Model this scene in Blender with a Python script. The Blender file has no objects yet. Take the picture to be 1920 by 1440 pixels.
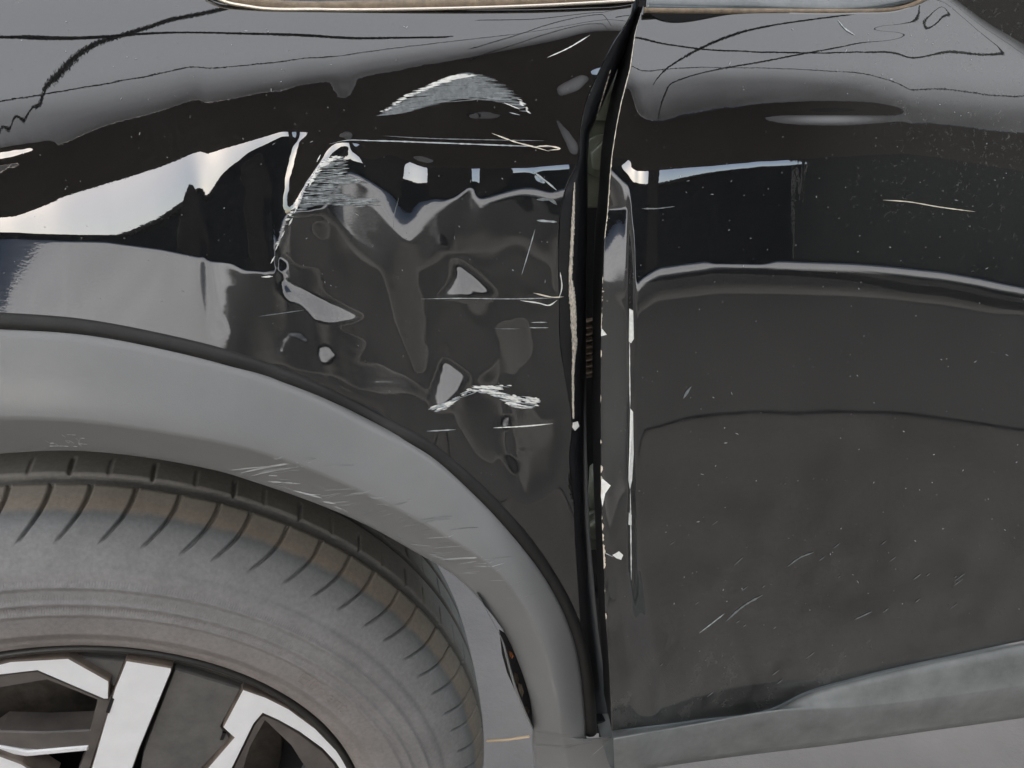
import bpy, math, random
import numpy as np
from mathutils import Vector, Matrix
R = random.Random(7)
NP = np.random.RandomState(5)
sc = bpy.context.scene
COL = sc.collection
rad = math.radians

# ------------------------------------------------------------ camera
F = 1430.0
PITCH, YAW, DIST = 0.4363, 0.1448, 0.524
cp, sp, cy_, sy_ = math.cos(PITCH), math.sin(PITCH), math.cos(YAW), math.sin(YAW)
FW = np.array([sy_*cp, cy_*cp, -sp]); RT = np.array([cy_, -sy_, 0.0]); UP = np.cross(RT, FW)
CAM = -FW*DIST
cam = bpy.data.cameras.new('camera'); cam.sensor_width = 36; cam.lens = F/1920*36
cam.clip_start = 0.02; cam.clip_end = 2000
co = bpy.data.objects.new('camera', cam); COL.objects.link(co)
co.matrix_world = Matrix(((RT[0], UP[0], -FW[0], CAM[0]), (RT[1], UP[1], -FW[1], CAM[1]), (RT[2], UP[2], -FW[2], CAM[2]), (0, 0, 0, 1)))
sc.camera = co

# ------------------------------------------------------------ light
SUN_EL, SUN_ROT = 31, 204
w = bpy.data.worlds.new('World'); sc.world = w; w.use_nodes = True
nt = w.node_tree
sky = nt.nodes.new('ShaderNodeTexSky'); sky.sky_type = 'NISHITA'; sky.sun_disc = False
sky.sun_elevation = rad(SUN_EL); sky.sun_rotation = rad(SUN_ROT); sky.dust_density = 1.6; sky.air_density = 1.0
nt.links.new(sky.outputs[0], nt.nodes['Background'].inputs[0]); nt.nodes['Background'].inputs[1].default_value = 0.15
sd = bpy.data.lights.new('sun', 'SUN'); sd.energy = 4.8; sd.angle = rad(0.5); sd.color = (1, .985, .96)
so = bpy.data.objects.new('sun', sd); COL.objects.link(so)
S = Vector((math.sin(rad(SUN_ROT))*math.cos(rad(SUN_EL)), math.cos(rad(SUN_ROT))*math.cos(rad(SUN_EL)), math.sin(rad(SUN_EL))))
so.rotation_euler = S.to_track_quat('Z', 'Y').to_euler()
sc.view_settings.view_transform = 'Standard'; sc.view_settings.look = 'None'
sc.view_settings.gamma = 1; sc.view_settings.exposure = 1.4
GZ = -0.783   # ground level

# ------------------------------------------------------------ helpers
def rays(px, py):
    px = np.asarray(px, float); py = np.asarray(py, float)
    return FW + RT*((px-960)/F)[..., None] + UP*((720-py)/F)[..., None]
def at_y(px, py, y):
    d = rays(px, py); s = (np.asarray(y)-CAM[1])/d[..., 1]
    return CAM + d*s[..., None]
def spl(pts, n=None, t=None):
    """curve through points, sampled by even t in [0,1] along its length (Catmull-like, via dense linear smoothing)"""
    P = np.array(pts, float)
    L = np.r_[0, np.cumsum(np.hypot(*(np.diff(P, axis=0).T)))]; L /= L[-1]
    if t is None: t = np.linspace(0, 1, n)
    m = np.zeros_like(P)
    h = np.diff(L)[:, None]; d = np.diff(P, axis=0)/h
    m[0], m[-1] = d[0], d[-1]
    m[1:-1] = (d[:-1]*h[1:]+d[1:]*h[:-1])/(h[:-1]+h[1:])
    i = np.clip(np.searchsorted(L, t, side='right')-1, 0, len(P)-2)
    hh = h[i]; s = ((t-L[i])[:, None])/hh
    return (2*s**3-3*s**2+1)*P[i]+(s**3-2*s**2+s)*hh*m[i]+(-2*s**3+3*s**2)*P[i+1]+(s**3-s**2)*hh*m[i+1]
def interp_x_of_y(pts, y):
    P = np.array(pts, float); return np.interp(y, P[:, 1], P[:, 0])
def interp_y_of_x(pts, x):
    P = np.array(pts, float); return np.interp(x, P[:, 0], P[:, 1])
def blur(a, s):
    k = int(max(1, 3*s)); x = np.arange(-k, k+1); g = np.exp(-x*x/(2*s*s)); g /= g.sum()
    p = np.pad(a, ((k, k), (0, 0)), 'edge'); a = sum(g[j]*p[j:j+a.shape[0]] for j in range(2*k+1))
    p = np.pad(a, ((0, 0), (k, k)), 'edge'); return sum(g[j]*p[:, j:j+a.shape[1]] for j in range(2*k+1))
def inpoly(X, Y, poly):
    inside = np.zeros(X.shape, bool); n = len(poly)
    for i in range(n):
        x1, y1 = poly[i]; x2, y2 = poly[(i+1) % n]
        if y1 == y2: continue
        c = ((y1 > Y) != (y2 > Y)) & (X < (x2-x1)*(Y-y1)/(y2-y1)+x1); inside ^= c
    return inside
def mesh_obj(name, V, Fs, mat, parent=None, smooth=True, mats=None, midx=None):
    me = bpy.data.meshes.new(name)
    me.from_pydata([tuple(v) for v in V], [], [tuple(f) for f in Fs])
    me.update()
    for m in (mats or [mat]): me.materials.append(m)
    me.polygons.foreach_set('use_smooth', [smooth]*len(me.polygons))
    if midx is not None: me.polygons.foreach_set('material_index', midx)
    o = bpy.data.objects.new(name, me); COL.objects.link(o)
    if parent is not None: o.parent = parent
    return o
def grid_faces(nu, nv, closed_u=False, flip=False, off=0):
    a = np.arange(nu*nv).reshape(nu, nv)+off
    if closed_u: a = np.vstack([a, a[:1]])
    f = np.stack([a[:-1, :-1], a[1:, :-1], a[1:, 1:], a[:-1, 1:]], -1).reshape(-1, 4)
    if flip: f = f[:, ::-1]
    return f
def grid_obj(name, P, mat, parent=None, smooth=True, closed_u=False, flip=False):
    nu, nv = P.shape[:2]; V = P.reshape(-1, 3); Q = grid_faces(nu, nv, closed_u, flip)
    me = bpy.data.meshes.new(name)
    me.vertices.add(len(V)); me.vertices.foreach_set('co', V.astype(np.float32).ravel())
    me.loops.add(len(Q)*4); me.loops.foreach_set('vertex_index', Q.astype(np.int32).ravel())
    me.polygons.add(len(Q)); me.polygons.foreach_set('loop_start', np.arange(0, len(Q)*4, 4, dtype=np.int32))
    me.polygons.foreach_set('loop_total', np.full(len(Q), 4, dtype=np.int32))
    me.update(calc_edges=True); me.validate()
    me.polygons.foreach_set('use_smooth', [smooth]*len(me.polygons))
    me.materials.append(mat)
    o = bpy.data.objects.new(name, me); COL.objects.link(o)
    if parent is not None: o.parent = parent
    return o
def box(name, c, s, mat, parent=None, rz=0, bev=0.0):
    import bmesh
    bm = bmesh.new(); bmesh.ops.create_cube(bm, size=1)
    bmesh.ops.scale(bm, vec=s, verts=bm.verts)
    if bev: bmesh.ops.bevel(bm, geom=bm.edges[:], offset=bev, segments=2, affect='EDGES', profile=.5)
    me = bpy.data.meshes.new(name); bm.to_mesh(me); bm.free(); me.materials.append(mat)
    o = bpy.data.objects.new(name, me); COL.objects.link(o); o.location = c; o.rotation_euler = (0, 0, rz)
    if parent is not None: o.parent = parent
    return o
def tube(name, pts, r, mat, parent=None, n=10, rfun=None):
    P = np.array(pts, float); V = []; m = len(P)
    T = np.gradient(P, axis=0); T /= np.linalg.norm(T, axis=1)[:, None]
    a = np.cross(T[0], [0.31, .2, .93]); a /= np.linalg.norm(a)
    for i in range(m):
        a = a-T[i]*(a@T[i]); a /= np.linalg.norm(a); b = np.cross(T[i], a)
        rr = r if rfun is None else rfun(i/(m-1))*r
        for k in range(n):
            t = 2*math.pi*k/n; V.append(P[i]+rr*(math.cos(t)*a+math.sin(t)*b))
    V += [P[0], P[-1]]; Fs = []
    for i in range(m-1):
        for k in range(n):
            k2 = (k+1) % n; Fs.append((i*n+k, i*n+k2, (i+1)*n+k2, (i+1)*n+k))
    for k in range(n):
        k2 = (k+1) % n; Fs.append((m*n, k2, k)); Fs.append((m*n+1, (m-1)*n+k, (m-1)*n+k2))
    return mesh_obj(name, V, Fs, mat, parent)
def tag(o, label=None, cat=None, group=None, kind=None):
    if label: o['label'] = label
    if cat: o['category'] = cat
    if group: o['group'] = group
    if kind: o['kind'] = kind
    return o

# ------------------------------------------------------------ materials
def new_mat(name):
    m = bpy.data.materials.new(name); m.use_nodes = True
    return m, m.node_tree, m.node_tree.nodes['Principled BSDF']
def setp(b, **k):
    for a, v in k.items():
        b.inputs[a.replace('_', ' ')].default_value = v
def N(t, typ, **k):
    n = t.nodes.new(typ)
    for a, v in k.items(): setattr(n, a, v)
    return n
def noise(t, co, scale, detail=3, rough=.5, dist=0):
    n = N(t, 'ShaderNodeTexNoise'); n.inputs['Scale'].default_value = scale; n.inputs['Detail'].default_value = detail
    n.inputs['Roughness'].default_value = rough; n.inputs['Distortion'].default_value = dist
    t.links.new(co, n.inputs['Vector']); return n.outputs[0]
def ramp(t, fac, stops):
    n = N(t, 'ShaderNodeValToRGB'); e = n.color_ramp.elements
    while len(e) < len(stops): e.new(.5)
    for i, (p, c) in enumerate(stops):
        e[i].position = p; e[i].color = (c, c, c, 1) if not isinstance(c, tuple) else (*c, 1)
    t.links.new(fac, n.inputs[0]); return n.outputs[0]
def math_(t, op, a, b):
    n = N(t, 'ShaderNodeMath', operation=op)
    for i, v in enumerate((a, b)):
        if isinstance(v, (int, float)): n.inputs[i].default_value = v
        else: t.links.new(v, n.inputs[i])
    return n.outputs[0]
def mapping(t, scale=(1, 1, 1), rot=(0, 0, 0), loc=(0, 0, 0)):
    tc = N(t, 'ShaderNodeTexCoord'); m = N(t, 'ShaderNodeMapping')
    m.inputs['Scale'].default_value = scale; m.inputs['Rotation'].default_value = rot; m.inputs['Location'].default_value = loc
    t.links.new(tc.outputs['Object'], m.inputs[0]); return m.outputs[0]
def bump(t, b, h, strength, dist, inp='Normal', prev=None):
    n = N(t, 'ShaderNodeBump'); n.inputs['Strength'].default_value = strength; n.inputs['Distance'].default_value = dist
    t.links.new(h, n.inputs['Height'])
    if prev: t.links.new(prev, n.inputs['Normal'])
    if b is not None: t.links.new(n.outputs[0], b.inputs[inp])
    return n.outputs[0]
def dust_mask(t, amount, specks, streak=True, scale=1.0):
    """fine film + specks + vertical runs"""
    co = mapping(t)
    film = ramp(t, noise(t, co, 9*scale, 6, .65), [(.35, .35), (.75, 1.0)])
    fine = ramp(t, noise(t, co, 420*scale, 5, .85), [(.38, .1), (.72, 2.2)])
    m = math_(t, 'MULTIPLY', math_(t, 'MULTIPLY', film, fine), amount)
    if streak:
        cs = mapping(t, (60, 60, 4)); st = ramp(t, noise(t, cs, 1.0, 4, .6), [(.5, 0), (.8, 1)])
        m = math_(t, 'ADD', m, math_(t, 'MULTIPLY', st, amount*.25))
    v = N(t, 'ShaderNodeTexVoronoi'); v.inputs['Scale'].default_value = 290*scale; t.links.new(mapping(t), v.inputs['Vector'])
    sp_ = ramp(t, v.outputs['Distance'], [(.10, 1), (.17, 0)])
    gate = ramp(t, noise(t, co, 60*scale, 3, .7), [(.50, 0), (.60, 1)])
    wn = N(t, 'ShaderNodeSeparateColor'); t.links.new(v.outputs['Color'], wn.inputs[0])
    g2 = ramp(t, wn.outputs[0], [(.66, 0), (1, 1)])
    m2 = math_(t, 'MULTIPLY', math_(t, 'MULTIPLY', sp_, gate), math_(t, 'MULTIPLY', g2, specks))
    r = math_(t, 'ADD', m, m2); n = N(t, 'ShaderNodeClamp'); t.links.new(r, n.inputs[0]); return n.outputs[0]
def paint_mat(name, amount, specks, extra=None, dustcol=(.31, .315, .295)):
    m, t, b = new_mat(name)
    setp(b, Base_Color=(.006, .006, .0065, 1), Roughness=.3, Coat_Weight=1, Coat_Roughness=.012, Coat_IOR=2.1, IOR=1.5, Specular_IOR_Level=0.0)
    co = mapping(t)
    h = noise(t, co, 700, 2, .5)
    h2 = noise(t, co, 130, 2, .5)
    n1 = bump(t, None, h, .010, .0003)
    n2 = bump(t, None, h2, .002, .001, prev=n1)
    t.links.new(n2, b.inputs['Coat Normal']); t.links.new(n2, b.inputs['Normal'])
    d = N(t, 'ShaderNodeBsdfDiffuse'); d.inputs[0].default_value = (*dustcol, 1)
    mix = N(t, 'ShaderNodeMixShader')
    f = dust_mask(t, amount, specks)
    if extra: f = extra(t, f)
    t.links.new(f, mix.inputs[0]); t.links.new(b.outputs[0], mix.inputs[1]); t.links.new(d.outputs[0], mix.inputs[2])
    t.links.new(mix.outputs[0], t.nodes['Material Output'].inputs[0])
    return m
def door_extra(t, f):
    # splashed mud column near the mirror: world x .15-.35, upper door
    tc = N(t, 'ShaderNodeTexCoord'); sx = N(t, 'ShaderNodeSeparateXYZ'); t.links.new(tc.outputs['Object'], sx.inputs[0])
    def band(o, c, wd):
        a = math_(t, 'SUBTRACT', o, c); a = math_(t, 'DIVIDE', a, wd); a = math_(t, 'MULTIPLY', a, a)
        a = math_(t, 'SUBTRACT', 1.0, a); return math_(t, 'MAXIMUM', a, 0.0)
    col = math_(t, 'MULTIPLY', band(sx.outputs['X'], .315, .15), band(sx.outputs['Z'], .24, .20))
    co = mapping(t)
    sp_ = ramp(t, noise(t, co, 240, 5, .8, .6), [(.60, 0), (.72, 1)])
    br = ramp(t, noise(t, co, 14, 4, .7), [(.4, 0.15), (.65, 1)])
    film = math_(t, 'MULTIPLY', col, .07)
    s = math_(t, 'MULTIPLY', math_(t, 'MULTIPLY', sp_, br), math_(t, 'MULTIPLY', col, .9))
    low = ramp(t, sx.outputs['Z'], [(0.0, 1), (1.0, 0)])
    lw = N(t, 'ShaderNodeMapRange'); t.links.new(sx.outputs['Z'], lw.inputs[0])
    lw.inputs[1].default_value = .06; lw.inputs[2].default_value = -.32; lw.inputs[3].default_value = 0; lw.inputs[4].default_value = 1
    lo = math_(t, 'MULTIPLY', lw.outputs[0], .10)
    mott = ramp(t, noise(t, mapping(t, (1, 1, .6), (0, .7, 0)), 40, 5, .75), [(.35, .25), (.75, 1.8)])
    f = math_(t, 'ADD', math_(t, 'ADD', f, math_(t, 'MULTIPLY', lo, mott)), math_(t, 'ADD', film, s))
    n = N(t, 'ShaderNodeClamp'); t.links.new(f, n.inputs[0]); return n.outputs[0]
M_FENDER = paint_mat('black_paint_fender', .024, .35)
M_DOOR = paint_mat('black_paint_door', .022, .5, door_extra)

def simple(name, col, rough=.5, metal=0, nscale=0, namp=.3, bstr=0, bscale=300, coat=0, dust=0, dcol=(.33, .30, .26), dscale=20):
    m, t, b = new_mat(name); setp(b, Base_Color=(*col, 1), Roughness=rough, Metallic=metal, Coat_Weight=coat)
    co = mapping(t); src = None
    if nscale:
        r = ramp(t, noise(t, co, nscale, 5, .6), [(.3, tuple(c*(1-namp) for c in col)), (.7, tuple(min(1, c*(1+namp)) for c in col))])
        t.links.new(r, b.inputs['Base Color']); src = r
    if dust:
        mx = N(t, 'ShaderNodeMix', data_type='RGBA')
        f = math_(t, 'MULTIPLY', ramp(t, noise(t, co, dscale, 6, .7), [(.3, .3), (.75, 1.2)]), dust)
        t.links.new(f, mx.inputs[0]); mx.inputs[7].default_value = (*dcol, 1)
        if src: t.links.new(src, mx.inputs[6])
        else: mx.inputs[6].default_value = (*col, 1)
        t.links.new(mx.outputs[2], b.inputs['Base Color'])
    if bstr: bump(t, b, noise(t, co, bscale, 3, .6), bstr, .001)
    return m
M_PLASTIC = simple('grained_grey_plastic', (.19, .19, .188), .31, nscale=6, namp=.12, bstr=.12, bscale=1500, dust=.2, dcol=(.30, .30, .29), dscale=9)
M_SILL = simple('dusty_sill_plastic', (.10, .105, .104), .45, nscale=20, namp=.2, bstr=.15, bscale=900, dust=.45, dcol=(.26, .27, .26), dscale=40)
M_BLACK = simple('black_rubber', (.008, .008, .009), .45)
M_SEAL = simple('dusty_seal_rubber', (.006, .006, .006), .6, dust=.03, dscale=160)
M_DARK = simple('dark_cavity_metal', (.006, .006, .007), .6)
M_HINGE = simple('olive_primed_hinge', (.19, .21, .16), .4, nscale=60, dust=.15)
M_RUST = simple('rusty_conduit', (.10, .07, .05), .45, nscale=120)
M_NAVY = simple('dark_blue_rolled_flange', (.004, .005, .007), .35, coat=.2, dust=.02, dscale=80)
M_LINER = simple('dusty_felt_liner', (.42, .40, .36), .9, nscale=18, namp=.35, bstr=.5, bscale=250)
M_GLASS = simple('blue_grey_glass', (.03, .04, .045), .12, coat=1, dust=.25, dcol=(.4, .42, .42), dscale=30)
M_CHROME = simple('warm_chrome_strip', (.75, .68, .58), .25, metal=1)
M_BEIGE = simple('dirty_beige_seal', (.22, .17, .12), .8, nscale=200)
M_WHITE = simple('bare_white_primer', (.80, .80, .76), .6, nscale=400, namp=.12)
M_GREYS = simple('grey_scuff', (.38, .41, .42), .6, nscale=400, namp=.3)
M_PALE = simple('faint_grey_scuff', (.16, .175, .18), .6, nscale=400, namp=.3)
M_CREAMG = simple('grey_cream_scrape', (.46, .43, .38), .7, nscale=500, namp=.35)
M_CREAM = simple('cream_filler_edge', (.68, .61, .50), .7, nscale=300, namp=.2)
M_ORANGE = simple('orange_rust_fleck', (.6, .22, .08), .7)
M_SILVER = simple('machined_silver_alloy', (.86, .86, .86), .45, metal=.15, nscale=30, namp=.05)
M_GLOSS = simple('dark_gloss_alloy', (.06, .06, .06), .3, coat=.6, dust=.3, dcol=(.3, .28, .25), dscale=40)
M_BARREL = simple('black_rim_barrel', (.018, .017, .016), .4, dust=.06)
M_POCKET = simple('dusty_pocket_alloy', (.11, .097, .088), .35, nscale=30, namp=.3, coat=.3)
M_ALLOYEDGE = simple('brown_dusty_alloy_edge', (.20, .16, .13), .4, metal=.3, nscale=50)
M_DISC = simple('worn_brake_disc', (.10, .09, .08), .35, metal=.9, nscale=80)
M_TWIG = simple('dry_straw', (.50, .38, .25), .8)

# ------------------------------------------------------------ place around the car plus added shapes (mirrored in the paint)
m, t, b = new_mat('brown_concrete')
co_ = mapping(t); setp(b, Roughness=.9)
r1 = ramp(t, noise(t, co_, 3, 8, .65), [(.3, (.158, .138, .118)), (.7, (.222, .195, .167))])
t.links.new(r1, b.inputs['Base Color']); bump(t, b, noise(t, co_, 60, 6, .7), .6, .004)
ground = mesh_obj('ground', [(-400, -400, GZ), (400, -400, GZ), (400, 400, GZ), (-400, 400, GZ)], [(0, 1, 2, 3)], m)
tag(ground, kind='structure')
yard = mesh_obj('pavement', [(-60, -60, GZ+.004), (60, -60, GZ+.004), (60, -6.2, GZ+.004), (-60, -6.2, GZ+.004)], [(0, 1, 2, 3)], None)
yard.data.materials.clear(); m, t, b = new_mat('pale_yard_concrete'); co_ = mapping(t); setp(b, Roughness=.9)
t.links.new(ramp(t, noise(t, co_, 1.2, 6, .6), [(.3, (.40, .39, .38)), (.7, (.52, .505, .49))]), b.inputs['Base Color']); yard.data.materials.append(m)
tag(yard, kind='structure')
strip_ = mesh_obj('added_dark_strip', [(-60, -6.9, GZ+.008), (60, -6.9, GZ+.008), (60, -1.34, GZ+.008), (-60, -1.34, GZ+.008)], [(0, 1, 2, 3)], None)  # added dark strip, laid for the dark band mirrored in the paint
strip_.data.materials.clear(); m, t, b = new_mat('dark_strip_asphalt'); setp(b, Roughness=.9); b.inputs['Specular IOR Level'].default_value = .12
tc = N(t, 'ShaderNodeTexCoord'); sx = N(t, 'ShaderNodeSeparateXYZ'); t.links.new(tc.outputs['Object'], sx.inputs[0])
yw = math_(t, 'ADD', sx.outputs['Y'], math_(t, 'MULTIPLY', math_(t, 'SUBTRACT', noise(t, tc.outputs['Object'], .9, 6, .65), .5), 1.1))  # ends blended in colour to soften their mirrored borders
def fade(a, c):
    q = N(t, 'ShaderNodeMapRange'); q.interpolation_type = 'SMOOTHSTEP'; t.links.new(yw, q.inputs[0]); q.inputs[1].default_value = a; q.inputs[2].default_value = c; return q.outputs[0]
k1 = N(t, 'ShaderNodeMix', data_type='RGBA'); t.links.new(fade(-5.5, -6.7), k1.inputs[0]); k1.inputs[6].default_value = (.022, .022, .021, 1); k1.inputs[7].default_value = (.46, .45, .44, 1)
k2 = N(t, 'ShaderNodeMix', data_type='RGBA'); t.links.new(fade(-3.2, -1.6), k2.inputs[0]); t.links.new(k1.outputs[2], k2.inputs[6]); k2.inputs[7].default_value = (.178, .165, .147, 1)
t.links.new(k2.outputs[2], b.inputs['Base Color']); strip_.data.materials.append(m); tag(strip_, kind='structure')

def translucent(name, col, mixf, eave=False):
    m, t, b = new_mat(name)
    tr = N(t, 'ShaderNodeBsdfTranslucent'); tr.inputs[0].default_value = (*col, 1)
    di = N(t, 'ShaderNodeBsdfDiffuse'); di.inputs[0].default_value = (*col, 1)
    mx = N(t, 'ShaderNodeMixShader'); mx.inputs[0].default_value = mixf
    if eave:   # soft fade of mirrored brightness put into the colour towards the eave, plus blotches
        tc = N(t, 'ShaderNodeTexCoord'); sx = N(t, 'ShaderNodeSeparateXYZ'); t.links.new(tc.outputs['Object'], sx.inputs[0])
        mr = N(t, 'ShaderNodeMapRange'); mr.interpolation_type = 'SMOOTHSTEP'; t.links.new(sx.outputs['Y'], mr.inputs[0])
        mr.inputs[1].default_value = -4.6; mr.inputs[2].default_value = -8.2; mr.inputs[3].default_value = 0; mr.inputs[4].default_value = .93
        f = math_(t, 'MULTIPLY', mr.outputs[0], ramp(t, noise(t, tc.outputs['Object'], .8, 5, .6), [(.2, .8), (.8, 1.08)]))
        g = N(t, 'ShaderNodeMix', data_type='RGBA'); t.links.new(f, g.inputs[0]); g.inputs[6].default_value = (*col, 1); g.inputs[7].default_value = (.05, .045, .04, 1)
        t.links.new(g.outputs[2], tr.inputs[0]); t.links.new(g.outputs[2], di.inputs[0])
    t.links.new(di.outputs[0], mx.inputs[1]); t.links.new(tr.outputs[0], mx.inputs[2])
    t.links.new(mx.outputs[0], t.nodes['Material Output'].inputs[0]); return m
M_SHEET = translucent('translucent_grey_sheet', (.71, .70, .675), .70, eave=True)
CZ = GZ+5.6
canopy = bpy.data.objects.new('canopy', None); COL.objects.link(canopy); canopy.location = (0, -1.6, GZ)
tag(canopy, 'translucent grey canopy sheet on dark pipes above the damaged car', 'canopy')
def chp(o):
    o.parent = canopy; o.matrix_parent_inverse = Matrix.Translation((0, 1.6, -GZ)); return o
FRONT = -8.0
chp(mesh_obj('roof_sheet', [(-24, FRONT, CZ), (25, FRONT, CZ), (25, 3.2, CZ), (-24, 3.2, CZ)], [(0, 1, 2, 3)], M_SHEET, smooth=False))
M_PIPE = simple('dark_steel_pipe', (.02, .018, .016), .6)
M_BLOCKER2 = simple('dark_green_blocker', (.018, .019, .018), .8, nscale=2)
M_VAL = translucent('brown_canopy_valance', (.135, .112, .095), .5)
chp(box('valance', (0.5, FRONT-.03, CZ-.875), (49, .05, 1.75), M_VAL))
M_BLOCKER = simple('dark_brown_blocker', (.028, .020, .016), .8, nscale=2)
chp(box('added_sky_blocker', (1.02, FRONT+.15, 1.55), (1.46, .04, 3.1), M_BLOCKER))  # added unseen panel, keeps the sky gap out of the dent's reflection
chp(box('added_sky_blocker', (10.7, FRONT+.15, 1.55), (14.7, .04, 3.1), M_BLOCKER2))  # added unseen panel, cuts off the mirrored sky strip on the door
CABLES = [([(-12, -.8), (-2.1, -2.3), (-1.6, -2.9), (-.8, -3.3), (.6, -4.2)], .055), ([(.6, -2.5), (1.26, -2.95), (1.7, -3.3), (2.3, -3.48), (4.9, -3.5), (10, -3.5)], .036),
          ([(-10, -6.4), (-5, -6.5), (-2.6, -6.3), (-2.0, -5.6), (-1.78, -4.5), (-1.55, -3.2), (-.8, -1.1), (-.3, 0)], .032),
          ([(-12, -4.6), (-1.8, -4.9), (0, -4.9), (1.4, -4.5), (2.1, -4.85), (8, -5.4)], .022), ([(1.1, -6), (1.37, -4.2), (1.6, -2.73), (1.92, -1.8), (3.5, -.5)], .024),
          ([(1.5, -7.7), (1.7, -6.3), (2.05, -4.8), (2.4, -3.4), (3.05, -2.7), (6, -2)], .028)]
def chaikin(p, k=3):
    for _ in range(k):
        q = [p[0]]
        for a, b in zip(p[:-1], p[1:]): q += [(.75*a[0]+.25*b[0], .75*a[1]+.25*b[1]), (.25*a[0]+.75*b[0], .25*a[1]+.75*b[1])]
        p = q+[p[-1]]
    return p
for pts_, r_ in CABLES:
    q_ = chaikin(pts_); chp(tube('hanging_cable', [(p[0], p[1], 4.42) for p in q_], r_, M_PIPE, n=8))
M_WALL = simple('dark_far_building', (.012, .0115, .011), .9, nscale=2, namp=.4)
bld = bpy.data.objects.new('building', None); COL.objects.link(bld); bld.location = (0, -19, GZ)
tag(bld, 'low dark building across the bright yard, mirrored in the black paint', 'building')
def chb(o):
    o.parent = bld; o.matrix_parent_inverse = Matrix.Translation((0, 19, -GZ)); return o
chb(box('wall', (2, -20, GZ+1.9), (90, 2, 3.8), M_WALL))
chb(box('roof', (2, -20, GZ+3.89), (91, 2.6, .18), M_VAL))

# ------------------------------------------------------------ the car
car = bpy.data.objects.new('crashed_car', None); COL.objects.link(car); car.location = (0, .6, GZ)
tag(car, 'glossy black car with crumpled front fender, scraped paint and gaping door seam', 'car')
bpy.context.view_layer.update()
CINV = Matrix.Translation((0, -.6, -GZ))
def cc(o, parent=None):
    if parent is None or parent is car:
        o.parent = car; o.matrix_parent_inverse = CINV
    else:
        o.parent = parent
        pm = parent.matrix_basis if parent.parent is None else (parent.parent.matrix_basis @ parent.matrix_parent_inverse @ parent.matrix_basis)
        o.matrix_parent_inverse = pm.inverted()
    return o

# outlines traced in photo pixels, turned into metres by following each ray to the body surface
FL = [(-80, 595), (0, 598), (150, 609), (300, 634), (440, 667), (560, 708), (680, 765), (800, 829), (900, 912), (980, 1002), (1040, 1092), (1073, 1180), (1088, 1255), (1094, 1330)]
FA = [(1192, -70), (1185, 20), (1150, 85), (1122, 140), (1100, 190), (1089, 240), (1085, 300), (1063, 350), (1051, 400), (1047, 480), (1049, 560), (1050, 640), (1062, 720), (1073, 800), (1068, 860), (1076, 940), (1078, 1000), (1084, 1100), (1090, 1200), (1094, 1300), (1096, 1335)]
FB = [(1202, -70), (1197, 20), (1172, 95), (1150, 150), (1128, 200), (1106, 250), (1102, 300), (1102, 400), (1099, 500), (1099, 600), (1099, 700), (1099, 780), (1102, 900), (1106, 1000), (1111, 1060), (1122, 1180), (1132, 1260), (1139, 1338)]
DE = [(1213, -70), (1206, 10), (1191, 60), (1181, 130), (1165, 190), (1155, 240), (1146, 300), (1139, 400), (1133, 450), (1130, 520), (1127, 620), (1126, 800), (1128, 950), (1132, 1050), (1135, 1150), (1142, 1250), (1147, 1370)]
DL = [(1147, 1370), (1300, 1350), (1460, 1322), (1478, 1313), (1495, 1304), (1600, 1271), (1700, 1247), (1800, 1226), (1920, 1201), (2020, 1183)]

G = 4.0
GX = np.arange(-100, 2041, G); GY = np.arange(-100, 1421, G)
PX, PY = np.meshgrid(GX, GY)            # rows: py
DR = rays(PX, PY); DR = DR/np.linalg.norm(DR, axis=-1)[..., None]
ALPHA = np.degrees(np.arcsin(DR[..., 2]))

def columns(cols):
    """cols: {px: [(py, e), ...]} -> field of wanted reflected elevation"""
    xs = sorted(cols); A = np.array([np.interp(GY, [p[0] for p in cols[x]], [p[1] for p in cols[x]]) for x in xs])
    out = np.empty_like(PX)
    # blend by matching levels: interpolate crossing heights between columns
    for j in range(len(GX)):
        x = GX[j]; k = np.clip(np.searchsorted(xs, x)-1, 0, len(xs)-2); s = np.clip((x-xs[k])/(xs[k+1]-xs[k]), 0, 1)
        a, b = cols[xs[k]], cols[xs[k+1]]
        if len(a) == len(b):
            yy = [(1-s)*p[0]+s*q[0] for p, q in zip(a, b)]; ee = [(1-s)*p[1]+s*q[1] for p, q in zip(a, b)]
            out[:, j] = np.interp(GY, yy, ee)
        else:
            out[:, j] = (1-s)*A[k]+s*A[k+1]
    return out

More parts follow.
